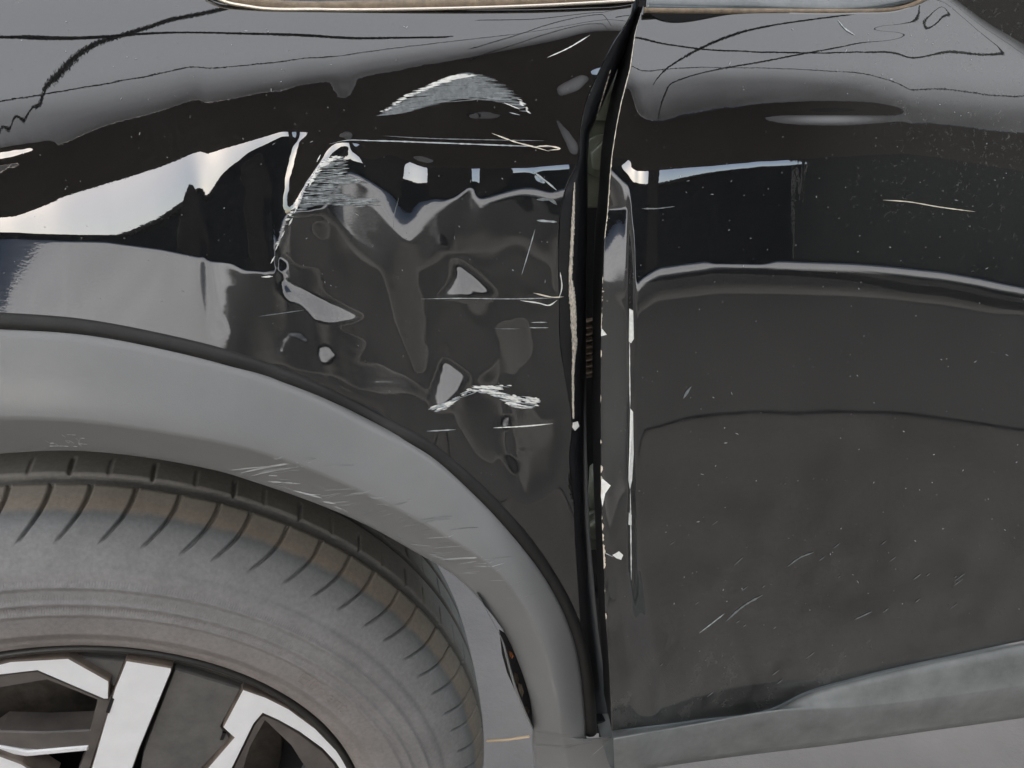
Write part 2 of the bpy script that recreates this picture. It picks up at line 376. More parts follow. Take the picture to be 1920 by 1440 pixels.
def solve(E, anchor, wanch, wu=.12, iters=500, step=G, gu=None, start=None, wv=None):
    """depth field whose slopes give the reflected elevations E; anchor: depth it is weakly tied to"""
    T = np.radians(np.clip((E-ALPHA)/2, -55, 60))
    Yf = anchor.copy() if start is None else start.copy()
    for outer in range(3 if start is None else 2):
        P = at_y(PX, PY, Yf)
        # dY/drow : moving one row down along the surface of slope tan T
        d = rays(PX, PY)
        c = d[..., 2]/d[..., 1]           # dz/dy on ray
        # z = Cz + (Y-Cy)*c ; dz = dY*c + (Y-Cy)*dc ; dY = tanT*dz
        dc = np.diff(c, axis=0); Ym = (Yf[1:]+Yf[:-1])/2-CAM[1]; Tm = np.tan((T[1:]+T[:-1])/2); cm = (c[1:]+c[:-1])/2
        gv = Tm*Ym*dc/np.clip(1-Tm*cm, .25, 4)
        W = wanch; lam = np.broadcast_to(np.asarray(wu, float)**2, PX.shape); lam = (lam[:, 1:]+lam[:, :-1])/2
        VV = np.ones_like(PX) if wv is None else wv; VV = (VV[1:]+VV[:-1])/2
        def At(Z):
            r = W*Z
            dv = VV*np.diff(Z, axis=0); r[:-1] -= dv; r[1:] += dv
            du = lam*np.diff(Z, axis=1); r[:, :-1] -= du; r[:, 1:] += du
            return r
        # column-wise (tridiagonal) preconditioner
        D = W.copy(); D[:-1] += VV; D[1:] += VV; D[:, :-1] += lam; D[:, 1:] += lam
        nr_ = D.shape[0]; cpr = np.zeros_like(D); den = np.zeros_like(D); den[0] = D[0]; cpr[0] = -VV[0]/D[0]
        for i in range(1, nr_):
            den[i] = D[i]+VV[i-1]*cpr[i-1]
            if i < nr_-1: cpr[i] = -VV[i]/den[i]
        def Mi(r):
            y = np.empty_like(r); y[0] = r[0]/den[0]
            for i in range(1, nr_): y[i] = (r[i]+VV[i-1]*y[i-1])/den[i]
            for i in range(nr_-2, -1, -1): y[i] -= cpr[i]*y[i+1]
            return y
        rhs = W*anchor; rhs[:-1] -= VV*gv; rhs[1:] += VV*gv
        x = Yf.copy(); r = rhs-At(x); z = Mi(r); p = z.copy(); rz = (r*z).sum(); r0 = rz
        for it in range(iters):
            Ap = At(p); al = rz/(p*Ap).sum(); x += al*p; r -= al*Ap; z = Mi(r); rn = (r*z).sum()
            if rn < 1e-7*r0: break
            p = z+rn/rz*p; rz = rn
        Yf = x
    return Yf

def actual(Yf):
    P = at_y(PX, PY, Yf)
    du = np.gradient(P, axis=1); dv = np.gradient(P, axis=0); n = np.cross(dv, du); n /= np.linalg.norm(n, axis=-1)[..., None]
    n[n[..., 1] > 0] *= -1
    rf = DR-2*(DR*n).sum(-1)[..., None]*n
    return np.degrees(np.arctan2(rf[..., 2], -rf[..., 1]))
def solve_loop(E, anchor, wanch, wu, iters, loops, gain=.8, lim=30, dead=None, wv=None):
    Ec = E.copy(); Yf = anchor
    for k in range(loops):
        Yf = solve(Ec, anchor if k == 0 else anchor, wanch, wu=wu, iters=iters, start=None if k == 0 else Yf, wv=wv)
        if k < loops-1:
            ac = actual(Yf); er = E-ac
            if dead is not None:      # inside one reflected thing the exact angle does not matter
                for lo, hi in ((22.5, 27.5), (-.5, 6.0), (-19, -9), (-70, -22.5)):
                    inn = (E > lo) & (E < hi) & dead
                    er = np.where(inn, 1.7*np.where(ac < lo, lo-ac, np.where(ac > hi, hi-ac, 0)), er)
            er = np.clip(er, -25, 25); Ec = np.clip(Ec+gain*blur(er, .8), E-lim, E+lim)
    return Yf
def integrate(E, ybase, row_of_x):
    """plain column integration upward from a base row"""
    T = np.tan(np.radians(np.clip((E-ALPHA)/2, -55, 60))); d = rays(PX, PY); c = d[..., 2]/d[..., 1]
    Yf = np.full_like(PX, ybase)
    for j in range(len(GX)):
        r0 = int(np.clip(np.searchsorted(GY, row_of_x[j]), 1, len(GY)-1)); y = ybase
        for i in range(r0-1, -1, -1):
            tm = (T[i, j]+T[i+1, j])/2; z0 = (y-CAM[1])*c[i+1, j]
            # y1-y = tm*((y1-C)*c_i - z0)
            y1 = (y-tm*(CAM[1]*c[i, j]+z0))/(1-tm*c[i, j]); Yf[i, j] = y1; y = y1
        Yf[r0:, j] = ybase
    return Yf

# door: wanted reflections from the top edge downwards
def dcol(top, yt, yw, wth, yl, gap=False):
    """top part, then canopy edge at yt, bright gap of height wth at yw, pale ground line at yl"""
    w_ = wth/2
    c = top+[(yt, 33), (yw-w_-4, 23), (yw-w_, 20), (yw+w_, 9.5), (yw+w_+10, 7.5)]
    if gap: c += [(yl-3, 0), (yl-2, -.2), (yl-1, -2), (yl+1, -8)]
    else: c += [(yl-16, 0), (yl-9, -2), (yl-5, -4.5), (yl+3, -7)]
    return c+[(yl+10, -9.0), (yl+42, -18), (yl+60, -23), (yl+210, -28), (1420, -52)]
T1 = [(-100, 85), (20, 72), (110, 47)]
Ed = columns({
    -100: dcol(T1, 165, 325, 22, 515), 1180: dcol(T1, 165, 333, 22, 545), 1235: dcol(T1, 160, 325, 17, 508), 1325: dcol(T1, 150, 316, 7, 497), 1345: dcol(T1, 150, 314, 5, 496, True),
    1430: dcol(T1, 150, 306, 3, 497, True), 1455: dcol(T1, 150, 305, 3, 497), 1600: dcol(T1, 165, 297, 3, 503), 1700: dcol([(-100, 85), (10, 72), (110, 50)], 190, 292, 3, 511),
    1765: dcol([(-100, 26), (-20, 27), (10, 62)], 200, 300, 3, 517), 1840: dcol([(-100, 26), (35, 27), (70, 54)], 208, 312, 3, 530), 1920: dcol([(-100, 26), (80, 27), (120, 46)], 216, 326, 3, 548), 2040: dcol([(-100, 26), (140, 27), (170, 38)], 220, 331, 3, 570)})
smk = blur(inpoly(PX, PY, [(1090, 515), (1135, 530), (1150, 555), (1181, 588), (1181, 900), (1150, 1020), (1090, 1030)]).astype(float), .9)
Ed = Ed*(1-smk)-(5.2+20*np.clip((PY-760)/260, 0, 1)**2)*smk
base_row = np.full(len(GX), 1370.0)
Yd0 = integrate(blur(Ed, 1.0), -.022, base_row)
prof = blur(Yd0, 3)
wa = np.full(PX.shape, 2e-5)
# bent-out strip along the front edge of the door
gu = np.zeros((PX.shape[0], PX.shape[1]-1))
XM = (PX[:, 1:]+PX[:, :-1])/2; YM = PY[:, 1:]
strip = ((XM > 1120) & (XM < 1185) & (YM > 330) & (YM < 1110))
Ydoor = solve_loop(blur(Ed, .8), prof, wa, .15+1.0*np.clip((170-PY)/60, 0, 1)-.09*((np.abs(PX-1184) < 9) & (PY > 350) & (PY < 1080)), 60, 6)
# the strip is folded back about a crease at px 1185 (dent: the edge pushed inwards by a few mm)
fold = np.clip((1186-PX)/58, 0, 1.3)*np.clip((PY-300)/90, 0, 1)*np.clip((1180-PY)/100, 0, 1)
Ydoor = Ydoor+.0075*fold
# small shallow dimples at the right
def dimple(Y, cx, cyy, rx, ry, amp):
    q = ((PX-cx)/rx)**2+((PY-cyy)/ry)**2; return Y+amp*np.exp(-q)
Ydoor = dimple(Ydoor, 1912, 640, 34, 50, .0006); Ydoor = dimple(Ydoor, 1660, 60, 36, 10, .00035)
Ydoor = dimple(Ydoor, 1560, 215, 90, 12, .00045)

# fender
Ef = columns({
    -100: [(-100, 86), (0, 70), (110, 52), (225, 34), (300, 30), (395, 22.5), (402, 20.5), (425, 9.5), (432, 8), (437, -5.5), (600, -6.3), (1420, -9)],
    30: [(-100, 86), (0, 70), (100, 52), (220, 34), (290, 30), (388, 22.5), (398, 20.5), (432, 10.5), (438, 9), (444, -5.5), (600, -6.3), (1420, -9)],
    120: [(-100, 86), (0, 70), (90, 52), (212, 34), (260, 30), (350, 22.5), (358, 20.5), (435, 10.5), (443, 9), (449, -5.5), (610, -6.3), (1420, -9)],
    200: [(-100, 86), (0, 70), (80, 52), (200, 34), (230, 30), (325, 22.5), (335, 20.5), (436, 10.0), (446, 8.5), (452, -5.5), (620, -6.3), (1420, -9)],
    300: [(-100, 86), (10, 71), (70, 52), (182, 34), (210, 30), (302, 22.5), (310, 20.5), (400, 10.0), (460, 6.5), (468, -5.5), (640, -6.3), (1420, -9)],
    400: [(-100, 86), (10, 72), (65, 52), (165, 34), (190, 30), (272, 22.5), (280, 20.5), (345, 10), (480, 5.5), (492, -5.5), (660, -6.3), (1420, -9)],
    530: [(-100, 86), (15, 74), (60, 52), (147, 34), (165, 30), (243, 23), (249, 20.5), (254, 5), (500, 3), (520, -20), (700, -24), (1420, -28)],
    650: [(-100, 86), (18, 75), (58, 52), (128, 34), (145, 30), (225, 25), (262, 23.5), (268, 5), (300, 3), (345, -22), (760, -24), (1420, -28)],
    800: [(-100, 86), (18, 75), (52, 52), (106, 34), (122, 30), (140, 24.5), (310, 23.5), (316, 5), (340, 3), (380, -10), (500, -24), (1420, -28)],
    1000: [(-100, 86), (14, 75), (42, 52), (76, 34), (90, 28), (130, 24.5), (315, 23.5), (322, 5), (340, 3), (380, -14), (450, -24), (1420, -28)],
    1110: [(-100, 86), (8, 72), (28, 48), (52, 34), (62, 27), (80, 25), (305, 24), (312, 5), (330, 3), (370, -14), (450, -24), (1420, -28)],
    2040: [(-100, 86), (8, 72), (28, 48), (52, 34), (62, 27), (80, 25), (305, 24), (312, 5), (330, 3), (370, -14), (450, -24), (1420, -28)]})
# smooth random crumple inside the impact zone
zone = blur(inpoly(PX, PY, [(520, 520), (640, 300), (720, 280), (1060, 320), (1060, 900), (980, 960), (900, 860), (760, 760), (560, 680), (420, 640), (430, 540)]).astype(float), 5)
n1 = blur(NP.randn(*PX.shape), 12); n1 /= n1.std(); n2 = blur(NP.randn(*PX.shape), 6); n2 /= n2.std()
Ef = Ef+zone*(2.5+7*np.clip(n1, -1.5, 1.2)+2*np.clip(n2, -2, .6))
BL = [  # (target elevation, polygon)
    (2, [(545, 258), (640, 235), (610, 290), (575, 350), (530, 440), (505, 512), (455, 508), (430, 490), (395, 470), (385, 400), (420, 330), (470, 285)]),
    (-11, [(420, 540), (500, 530), (560, 580), (640, 620), (690, 640), (640, 700), (560, 690), (500, 660), (450, 640), (415, 590)]),
    (15, [(428, 478), (490, 400), (476, 420), (462, 440), (440, 462), (424, 474)]),

    (1, [(478, 508), (500, 430), (530, 380), (545, 400), (525, 440), (505, 515)]),
    (24.5, [(556, 262), (600, 240), (655, 236), (640, 262), (616, 288), (582, 340), (545, 402), (532, 392), (540, 330)]),
    (12.5, [(-30, 286), (0, 283), (60, 274), (110, 268), (60, 286), (20, 298), (-30, 306)]),
    (-23.5, [(540, 400), (600, 395), (640, 430), (670, 480), (640, 505), (560, 500), (520, 480)]),
    (-11, [(640, 380), (700, 390), (760, 450), (790, 560), (800, 700), (780, 700), (740, 600), (720, 500), (660, 420)]),
    (-11, [(820, 400), (890, 340), (895, 420), (860, 470), (820, 460)]),
    (-4.8, [(515, 527), (540, 528), (600, 553), (685, 592), (662, 606), (620, 610), (590, 600), (562, 572), (530, 557)]),
    (-4.8, [(848, 483), (880, 505), (905, 525), (928, 552), (880, 560), (820, 558), (845, 535), (852, 505)]),
    (-11, [(880, 545), (890, 541), (898, 549), (890, 556)]),
    (-4.8, [(826, 668), (850, 680), (880, 705), (860, 740), (835, 762), (815, 772), (811, 745), (818, 705)]),
    (-4.8, [(523, 665), (528, 638), (545, 620), (570, 628), (588, 655), (565, 634), (546, 630), (536, 645), (531, 668)]),
    (-4.8, [(598, 650), (614, 648), (630, 668), (612, 681), (600, 676)]),
    (-4.8, [(655, 718), (700, 711), (760, 712), (790, 728), (798, 757), (786, 740), (755, 722), (700, 722)]),
    (-4.8, [(946, 628), (940, 665), (925, 695), (900, 712), (916, 718), (934, 700), (946, 665)]),
    (-4.8, [(945, 855), (955, 838), (975, 870), (972, 900), (958, 896)]),
    (-4, [(942, 775), (960, 772), (962, 800), (946, 815), (938, 800)]),
    (-11, [(862, 735), (905, 735), (940, 765), (935, 830), (925, 870), (895, 850), (860, 790)]),
    (-11, [(930, 610), (990, 600), (1000, 660), (965, 700), (945, 700)]),
    (33.5, [(1006, 172), (1030, 200), (1062, 240), (1088, 270), (1088, 296), (1068, 290), (1056, 262), (1030, 212)]),
    (22, [(1020, 110), (1100, 70), (1130, 100), (1100, 190), (1060, 230), (1030, 180)]),
    (33.5, [(1040, 160), (1085, 138), (1118, 142), (1090, 170), (1045, 186)]),
    (14, [(1022, 104), (1060, 88), (1105, 68), (1060, 94), (1028, 108)]),
    (15, [(994, 322), (1012, 330), (1045, 357), (1022, 350), (1004, 340)]),
    (-11, [(586, 424), (604, 418), (612, 436), (608, 448), (596, 438)]),
    (30, [(632, 252), (650, 243), (668, 248), (668, 262), (648, 268), (632, 264)]),
    (26, [(660, 276), (720, 278), (730, 292), (700, 303), (670, 296)]),
    (32, [(860, 215), (900, 206), (985, 214), (930, 226), (880, 226)]),
    (-4.8, [(1042, 480), (1049, 480), (1051, 555), (1044, 540)]),
]
for e, poly in BL:
    mk = blur(inpoly(PX, PY, poly).astype(float), .9)
    Ef = Ef*(1-mk)+e*mk
Ef = blur(Ef, 1.2)
frow = interp_y_of_x(FL+[(2100, 1400)], GX)
wf = np.full(PX.shape, 4e-5)
edge = np.abs(PY-frow[None, :]) < 30
wf[edge] = 1e-3
wf[PX > 1130] = 2e-3
wf[PY > frow[None, :]+40] = 2e-2
anch = prof.copy()
# the blow has pushed the panel in along the arch: find the depth each column needs at its foot so that the top stays even
Yi_ = integrate(Ef, 0.0, np.clip(frow, 400, 1330)); i_ = int((150-GY[0])/G)
foot = np.clip((-6+12*np.clip(GX, -100, 1100)/1080)/1000-Yi_[i_], -.042, -.010)
foot = blur(np.tile(foot, (3, 1)), 5)[1]
nearf = PY > frow[None, :]-34
mixf = np.clip((PX-420)/120, 0, 1)
anch = np.where(nearf & (PX < 1080), mixf*foot[None, :]+(1-mixf)*anch, anch)
# fender sides stand 8 mm proud along the arch
dz_ = blur(((PX > 560) & (PY > 150) & (PX < 1120)).astype(float), 10)
ridge = blur(inpoly(PX, PY, [(470, 530), (490, 420), (560, 310), (630, 240), (670, 250), (620, 320), (560, 420), (530, 540)]).astype(float), 4)
WU = .32-.2*ridge+1.6*np.clip((175-PY)/60, 0, 1)+.05*blur(((PX > 690) & (PX < 1080) & (PY > 235) & (PY < 345)).astype(float), 5)
LIM = 50-10*blur(((PX > 720) & (PY > 340)).astype(float), 8)
loose = ((Ef > 22) & (Ef < 29.5)) | ((Ef > -1) & (Ef < 8.2)) | (Ef < -8.5)
WV = blur(np.where(loose & (PX > 380) & (PY > 120), .5, 1.0), 1.5)
Yfen = solve_loop(Ef, anch, wf, WU, 50, 13, lim=LIM, dead=(PX > 380), wv=WV)

def sampler(field):
    def f(px, py):
        x = np.clip((np.asarray(px, float)-GX[0])/G, 1, len(GX)-2.001); y = np.clip((np.asarray(py, float)-GY[0])/G, 1, len(GY)-2.001)
        i = x.astype(int); j = y.astype(int); a = x-i; b = y-j
        def cr(t): return (-t/2+t*t-t**3/2, 1-2.5*t*t+1.5*t**3, t/2+2*t*t-1.5*t**3, -t*t/2+t**3/2)
        wx, wy = cr(a), cr(b); out = 0
        for m in range(4):
            jj = np.clip(j+m-1, 0, len(GY)-1)
            for n in range(4):
                out = out+wy[m]*wx[n]*field[jj, np.clip(i+n-1, 0, len(GX)-1)]
        return out
    return f
FEN, DOOR = sampler(Yfen), sampler(Ydoor)
def coons(top, bot, left, right, nu, nv):
    u = np.linspace(0, 1, nu); v = np.linspace(0, 1, nv)
    T, B = spl(top, t=u), spl(bot, t=u); L, Rr = spl(left, t=v), spl(right, t=v)
    U, V = np.meshgrid(u, v); U = U[..., None]; V = V[..., None]
    return ((1-V)*T[None]+V*B[None]+(1-U)*L[:, None]+U*Rr[:, None]
            - ((1-U)*(1-V)*T[0]+U*(1-V)*T[-1]+(1-U)*V*B[0]+U*V*B[-1]))
FT = [(-80, -70), (380, -70), (400, -20), (440, 4), (520, 16), (700, 18), (900, 13), (1100, 6), (1187, 0)]
fA = [p for p in FA if p[1] > 0]; fA = [(1187, 0)]+fA
# even vertical spacing: bottom curve ends at the right curve's foot
fbot = FL[:-1]+[(1092, 1300), (1096, 1335)]
UVf = coons(FT, fbot, [(-80, -70), (-80, 595)], fA, 400, 400)
Pf = at_y(UVf[..., 0], UVf[..., 1], FEN(UVf[..., 0], UVf[..., 1]))
fender = cc(grid_obj('front_fender', Pf, M_FENDER))
sol = fender.modifiers.new('thickness', 'SOLIDIFY'); sol.thickness = .0012; sol.offset = -1

# rolled rear flange of the fender
tt = np.linspace(0, 1, 220); ys = 0+tt*1338
ax_ = interp_x_of_y(FA, ys); bx_ = interp_x_of_y(FB, ys); NS = 9
rows = []
for k in range(NS):
    s = k/(NS-1); px = ax_+(bx_-ax_)*math.sin(s*math.pi/2)**.8; dep = FEN(ax_, ys)+.016*(1-math.cos(s*math.pi/2))+.0002*(k > 0)
    rows.append(at_y(px, ys, dep))
rows.append(at_y(bx_, ys, FEN(ax_, ys)+.03))
flange = cc(grid_obj('rolled_flange', np.array(rows), M_NAVY), fender)

# door skin
DT = [(1206, 10), (1216, 22), (1400, 22), (1600, 24), (1690, 18), (1735, 0), (1760, -40), (1800, -70), (2020, -70)]
dE = [p for p in DE if p[1] > 10]; dE = [(1206, 10)]+dE
UVd = coons(DT, DL, dE, [(2020, -70), (2020, 1183)], 330, 420)
Pd = at_y(UVd[..., 0], UVd[..., 1], DOOR(UVd[..., 0], UVd[..., 1]))
door = cc(grid_obj('front_door', Pd, M_DOOR))
sol = door.modifiers.new('thickness', 'SOLIDIFY'); sol.thickness = .0012; sol.offset = -1
# inner return of the door edge
ye = np.linspace(12, 1369, 200); xe = interp_x_of_y(DE, ye); y0 = DOOR(xe, ye)
cc(grid_obj('edge_return', np.array([at_y(xe, ye, y0+.0013)]+[at_y(xe, ye, y0+.0013)+np.array([.001*k, .012*k, 0]) for k in (1, 2, 3)]), M_BLACK), door)

# ------------------------------------------------------------ behind the gap
pil = cc(box('inner_pillar', (.125, .16, .03), (.13, .02, .74), M_DARK))
tpx = lambda px, py, y: at_y(np.array([px]), np.array([py]), y)[0]
def hinge(px, py, h):
    c = tpx(px, py, .062)
    hg = cc(box('door_hinge', (c[0], c[1], c[2]), (.034, .012, h), M_HINGE, bev=.002))
    c2 = tpx(px, py-62 if h > .06 else py-30, .05)
    kn = cc(tube('hinge_pin', [c2, c2+np.array([0, 0, .035])], .009, M_HINGE, n=16), hg)
    c3 = tpx(px, py+8, .052)
    bl = cc(tube('bolt', [c3, c3+np.array([0, -.009, 0])], .0105, M_HINGE, n=6), hg)
    ws = cc(tube('washer', [c3+np.array([0, .003, 0]), c3+np.array([0, -.002, 0])], .0145, M_HINGE, n=20), hg)
    return hg
hinge(1131, 285, .075); hinge(1122, 975, .055)
# corrugated cable conduit
c0 = tpx(1098, 600, .075); c1 = tpx(1122, 700, .06)
cd = cc(tube('cable_conduit', [c0+(c1-c0)*k/60 for k in range(61)], .016, M_RUST, n=18, rfun=lambda s: 1+.16*math.sin(s*2*math.pi*9)))
# fender bottom bracket in the hole
cc(box('fender_bracket', tuple(tpx(1117, 1352, -.004)), (.022, .01, .008), M_NAVY, bev=.001))
cc(mesh_obj('bracket_tab', [tpx(1123, 1362, -.012), tpx(1146, 1366, -.012), tpx(1146, 1381, -.012), tpx(1123, 1382, -.012),
    tpx(1123, 1362, -.010), tpx(1146, 1366, -.010), tpx(1146, 1381, -.010), tpx(1123, 1382, -.010)],
    [(3, 2, 1, 0), (4, 5, 6, 7), (0, 1, 5, 4), (2, 3, 7, 6)], M_BEIGE, smooth=False))
# deep dark body behind everything
cc(box('lower_pillar', (.135, .15, -.42), (.13, .02, .2), M_DARK))
cc(box('inner_body', (.2, .36, .17), (2.6, .02, .75), M_DARK))

# ------------------------------------------------------------ wheel arch flare
RIBS = [((-80, 603), (-80, 862), (-80, 780)), ((0, 608), (0, 851), (0, 784)), ((150, 619), (130, 845), (145, 790)), ((300, 646), (260, 856), (285, 808)), ((440, 681), (395, 880), (420, 832)),
        ((560, 723), (490, 908), (530, 862)), ((680, 781), (595, 945), (640, 905)), ((800, 846), (690, 986), (745, 955)), ((900, 931), (775, 1033), (845, 1010)),
        ((980, 1021), (843, 1073), (925, 1065)), ((1040, 1111), (893, 1118), (975, 1125)), ((1075, 1191), (944, 1183), (1010, 1190)), ((1090, 1261), (973, 1245), (1030, 1252)),
        ((1097, 1330), (994, 1312), (1045, 1320)), ((1100, 1386), (999, 1368), (1052, 1378)), ((1149, 1380), (998, 1395), (1060, 1400)), ((1150, 1440), (1003, 1440), (1065, 1440)), ((1151, 1530), (1012, 1530), (1070, 1530))]
nr = len(RIBS); tn = np.linspace(0, 1, nr)
def ribspl(i, n):
    pts = np.array([r[i] for r in RIBS], float)
    t = np.linspace(0, 1, n); h = 1/(nr-1); m = np.gradient(pts, h, axis=0)
    for kk in (14, 15): m[kk] *= .0
    k = np.clip((t/h).astype(int), 0, nr-2); s = (t/h-k)[:, None]
    return (2*s**3-3*s**2+1)*pts[k]+(s**3-2*s**2+s)*h*m[k]+(-2*s**3+3*s**2)*pts[k+1]+(s**3-s**2)*h*m[k+1]
NR = 260
O, I, Mx = ribspl(0, NR), ribspl(1, NR), ribspl(2, NR)
yo = FEN(O[:, 0], np.minimum(O[:, 1], 1330))
yo = np.minimum(yo, -.012)
yo = blur(np.tile(yo, (3, 1)), 22)[1]
frac = np.linspace(0, 1, NR)
prot = .024*(1-np.clip((frac-.75)/.2, 0, 1)*.6)
secs = []
ym = yo-prot                                        # crease depth
yi = ym+.023
def P3(q, y): return at_y(q[:, 0], q[:, 1], y)
# return wall, rounded upper edge, upper facet, crease, lower facet, lip, inner return
secs.append(P3(O, yo+.012)); secs.append(P3(O, yo+.002)); secs.append(P3(O+(I-O)*.012, yo-.0015)); secs.append(P3(O+(I-O)*.03, yo-.0032))
for s in np.linspace(.08, .96, 14):
    q = O+(Mx-O)*s; y = yo-.0032+(ym-(yo-.0032))*(1-(1-s)**1.35); secs.append(P3(q, y))
secs.append(P3(Mx, ym)); 
for s in np.linspace(.06, .93, 10):
    q = Mx+(I-Mx)*s; secs.append(P3(q, ym+(yi-ym)*s**1.1))
secs.append(P3(I+(Mx-I)*.02, yi+.0006)); secs.append(P3(I, yi+.002))
Iw = P3(I, yi+.002)
hubw = np.array([-.37, 0, -.425])
dirr = (Iw-hubw)*np.array([1, 0, 1]); dirr /= np.linalg.norm(dirr, axis=1)[:, None]
secs.append(Iw+np.array([0, .012, 0])+dirr*.002); secs.append(Iw+np.array([0, .03, 0])+dirr*.010)
SEC = np.array(secs)
flare = cc(grid_obj('wheel_arch_flare', SEC, M_PLASTIC))
flare['label'] = 'scuffed matt grey plastic wheel arch trim'
# rubber seal between fender and flare
Sc = (ribspl(0, NR)[: int(NR*.80)]); offn = 6
g_ = np.gradient(Sc, axis=0); nrm = np.stack([g_[:, 1], -g_[:, 0]], 1); nrm /= np.linalg.norm(nrm, axis=1)[:, None]
pc = Sc+nrm*7.0
cc(tube('arch_seal', at_y(pc[:, 0], pc[:, 1], FEN(pc[:, 0], pc[:, 1])+.0022), .0060, M_SEAL, n=10))

# sill cladding
DLc = np.array(DL, float); tS = np.linspace(0, 1, 160)
Us = spl(DL, t=tS)+np.array([0, 4])
Lw = spl([(1152, 1500), (1200, 1442), (1400, 1416), (1560, 1397), (1740, 1371), (1920, 1346), (2020, 1331)], t=tS)
Lw = spl([(1152, 1452), (1240, 1438), (1400, 1416), (1560, 1397), (1740, 1371), (1920, 1346), (2020, 1331)], t=tS)
Cs = spl([(1150, 1384), (1300, 1358), (1460, 1331), (1600, 1324), (1760, 1306), (1920, 1283), (2020, 1268)], t=tS)
Ud = DOOR(Us[:, 0], Us[:, 1]-6)
rows = [P3(Us, Ud+.012), P3(Us, Ud-.001), P3(Us+(Cs-Us)*.1, Ud-.005)]
for s in (.3, .6, .9): rows.append(P3(Us+(Cs-Us)*s, Ud-.005-.009*s))
rows.append(P3(Cs, Ud-.0145))
for s in (.05, .3, .6, .85, 1): rows.append(P3(Cs+(Lw-Cs)*s, Ud-.0150+.006*s**2))
pb = P3(Lw, Ud-.009)
rows.append(pb+np.array([0, .006, -.004])); rows.append(pb+np.array([0, .02, -.008])); rows.append(pb+np.array([0, .10, -.004]))
sill = cc(grid_obj('sill_cladding', np.array(rows), M_SILL))
sill['label'] = 'dusty scratched grey plastic cladding along the door bottom'

# liner behind the tyre (rear half of the wheel well) and well roof
th = np.linspace(rad(27), rad(160), 120); LR = .435
def ring(r, y): return np.stack([hubw[0]+r*np.cos(th), np.full_like(th, y), hubw[2]+r*np.sin(th)], 1)
cc(grid_obj('wheel_arch_liner', np.array([ring(LR-.012*math.sin(k*1.3)**2, .01+.03*k) for k in range(12)]), M_LINER))
# torn edge of the flare beside the slot
ts = np.linspace(0, 1, 60)
L1 = spl([(893, 1112), (915, 1150), (938, 1195), (950, 1240), (965, 1292), (982, 1335), (998, 1368)], t=ts)
L2 = spl([(899, 1118), (926, 1168), (946, 1208), (956, 1246), (969, 1290), (988, 1338), (1000, 1366)], t=ts)
fy = -.030
cc(grid_obj('torn_edge_strip', np.array([P3(L1, fy+.016), P3(L1, fy+.002), P3((L1+L2)/2, fy), P3(L2, fy+.001), P3(L2, fy+.014)]), M_PLASTIC), flare)
sl = [(936, 1180), (960, 1195), (985, 1240), (1004, 1300), (1008, 1340), (1003, 1372), (986, 1344), (968, 1300), (951, 1262), (941, 1226)]
V = [tpx(x, y, -.008) for x, y in sl]+[tpx(x, y, -.004) for x, y in sl]; n = len(sl)
for px_, py_, w_, h_, m_ in ((955, 1222, 5, 14, M_ORANGE), (964, 1262, 6, 22, M_RUST), (972, 1282, 7, 26, M_BEIGE), (985, 1325, 5, 14, M_RUST)):
    q_ = [(px_, py_), (px_+w_, py_+3), (px_+w_+3, py_+h_*.6), (px_+w_, py_+h_), (px_+1, py_+h_*.5)]
    A_ = [tpx(x, y, -.0125+.002*(k % 2)) for k, (x, y) in enumerate(q_)]; B_ = [p+np.array([0, .001, 0]) for p in A_]
    cc(mesh_obj('torn_scrap', A_+B_, [(0, 1, 2, 3, 4), (9, 8, 7, 6, 5)]+[(i, i+5, (i+1) % 5+5, (i+1) % 5) for i in range(5)], m_, smooth=False), flare)
sh = cc(mesh_obj('slot_shade_sheet', V, [tuple(range(n))[::-1], tuple(range(n, 2*n))]+[(i, (i+1) % n, (i+1) % n+n, i+n) for i in range(n)], M_DARK, smooth=False), flare)  # black sheet stands in for the shade of the hole behind the slot

# ------------------------------------------------------------ wheel
wheel = bpy.data.objects.new('front_wheel', None); COL.objects.link(wheel); cc(wheel); 
ST = 0.0731
AX = np.array([math.sin(ST), -math.cos(ST), 0]); E1 = np.array([math.cos(ST), math.sin(ST), 0]); E2 = np.array([0, 0, 1.])
HUB = np.array([-.3698, 0, -.4253])
def WP(r, th_, off): 
    r, th_, off = np.broadcast_arrays(np.asarray(r, float), np.asarray(th_, float), np.asarray(off, float))
    return HUB+AX*off[..., None]+(r*np.cos(th_))[..., None]*E1+(r*np.sin(th_))[..., None]*E2
def wpix(px, py, off):
    """pixel -> (r, theta) on the wheel plane at off"""
    d = rays(np.array(px, float), np.array(py, float)); s = ((HUB+AX*off-CAM)@AX)/(d@AX); P = CAM+d*s[..., None]-HUB-AX*off
    return P@E1, P@E2
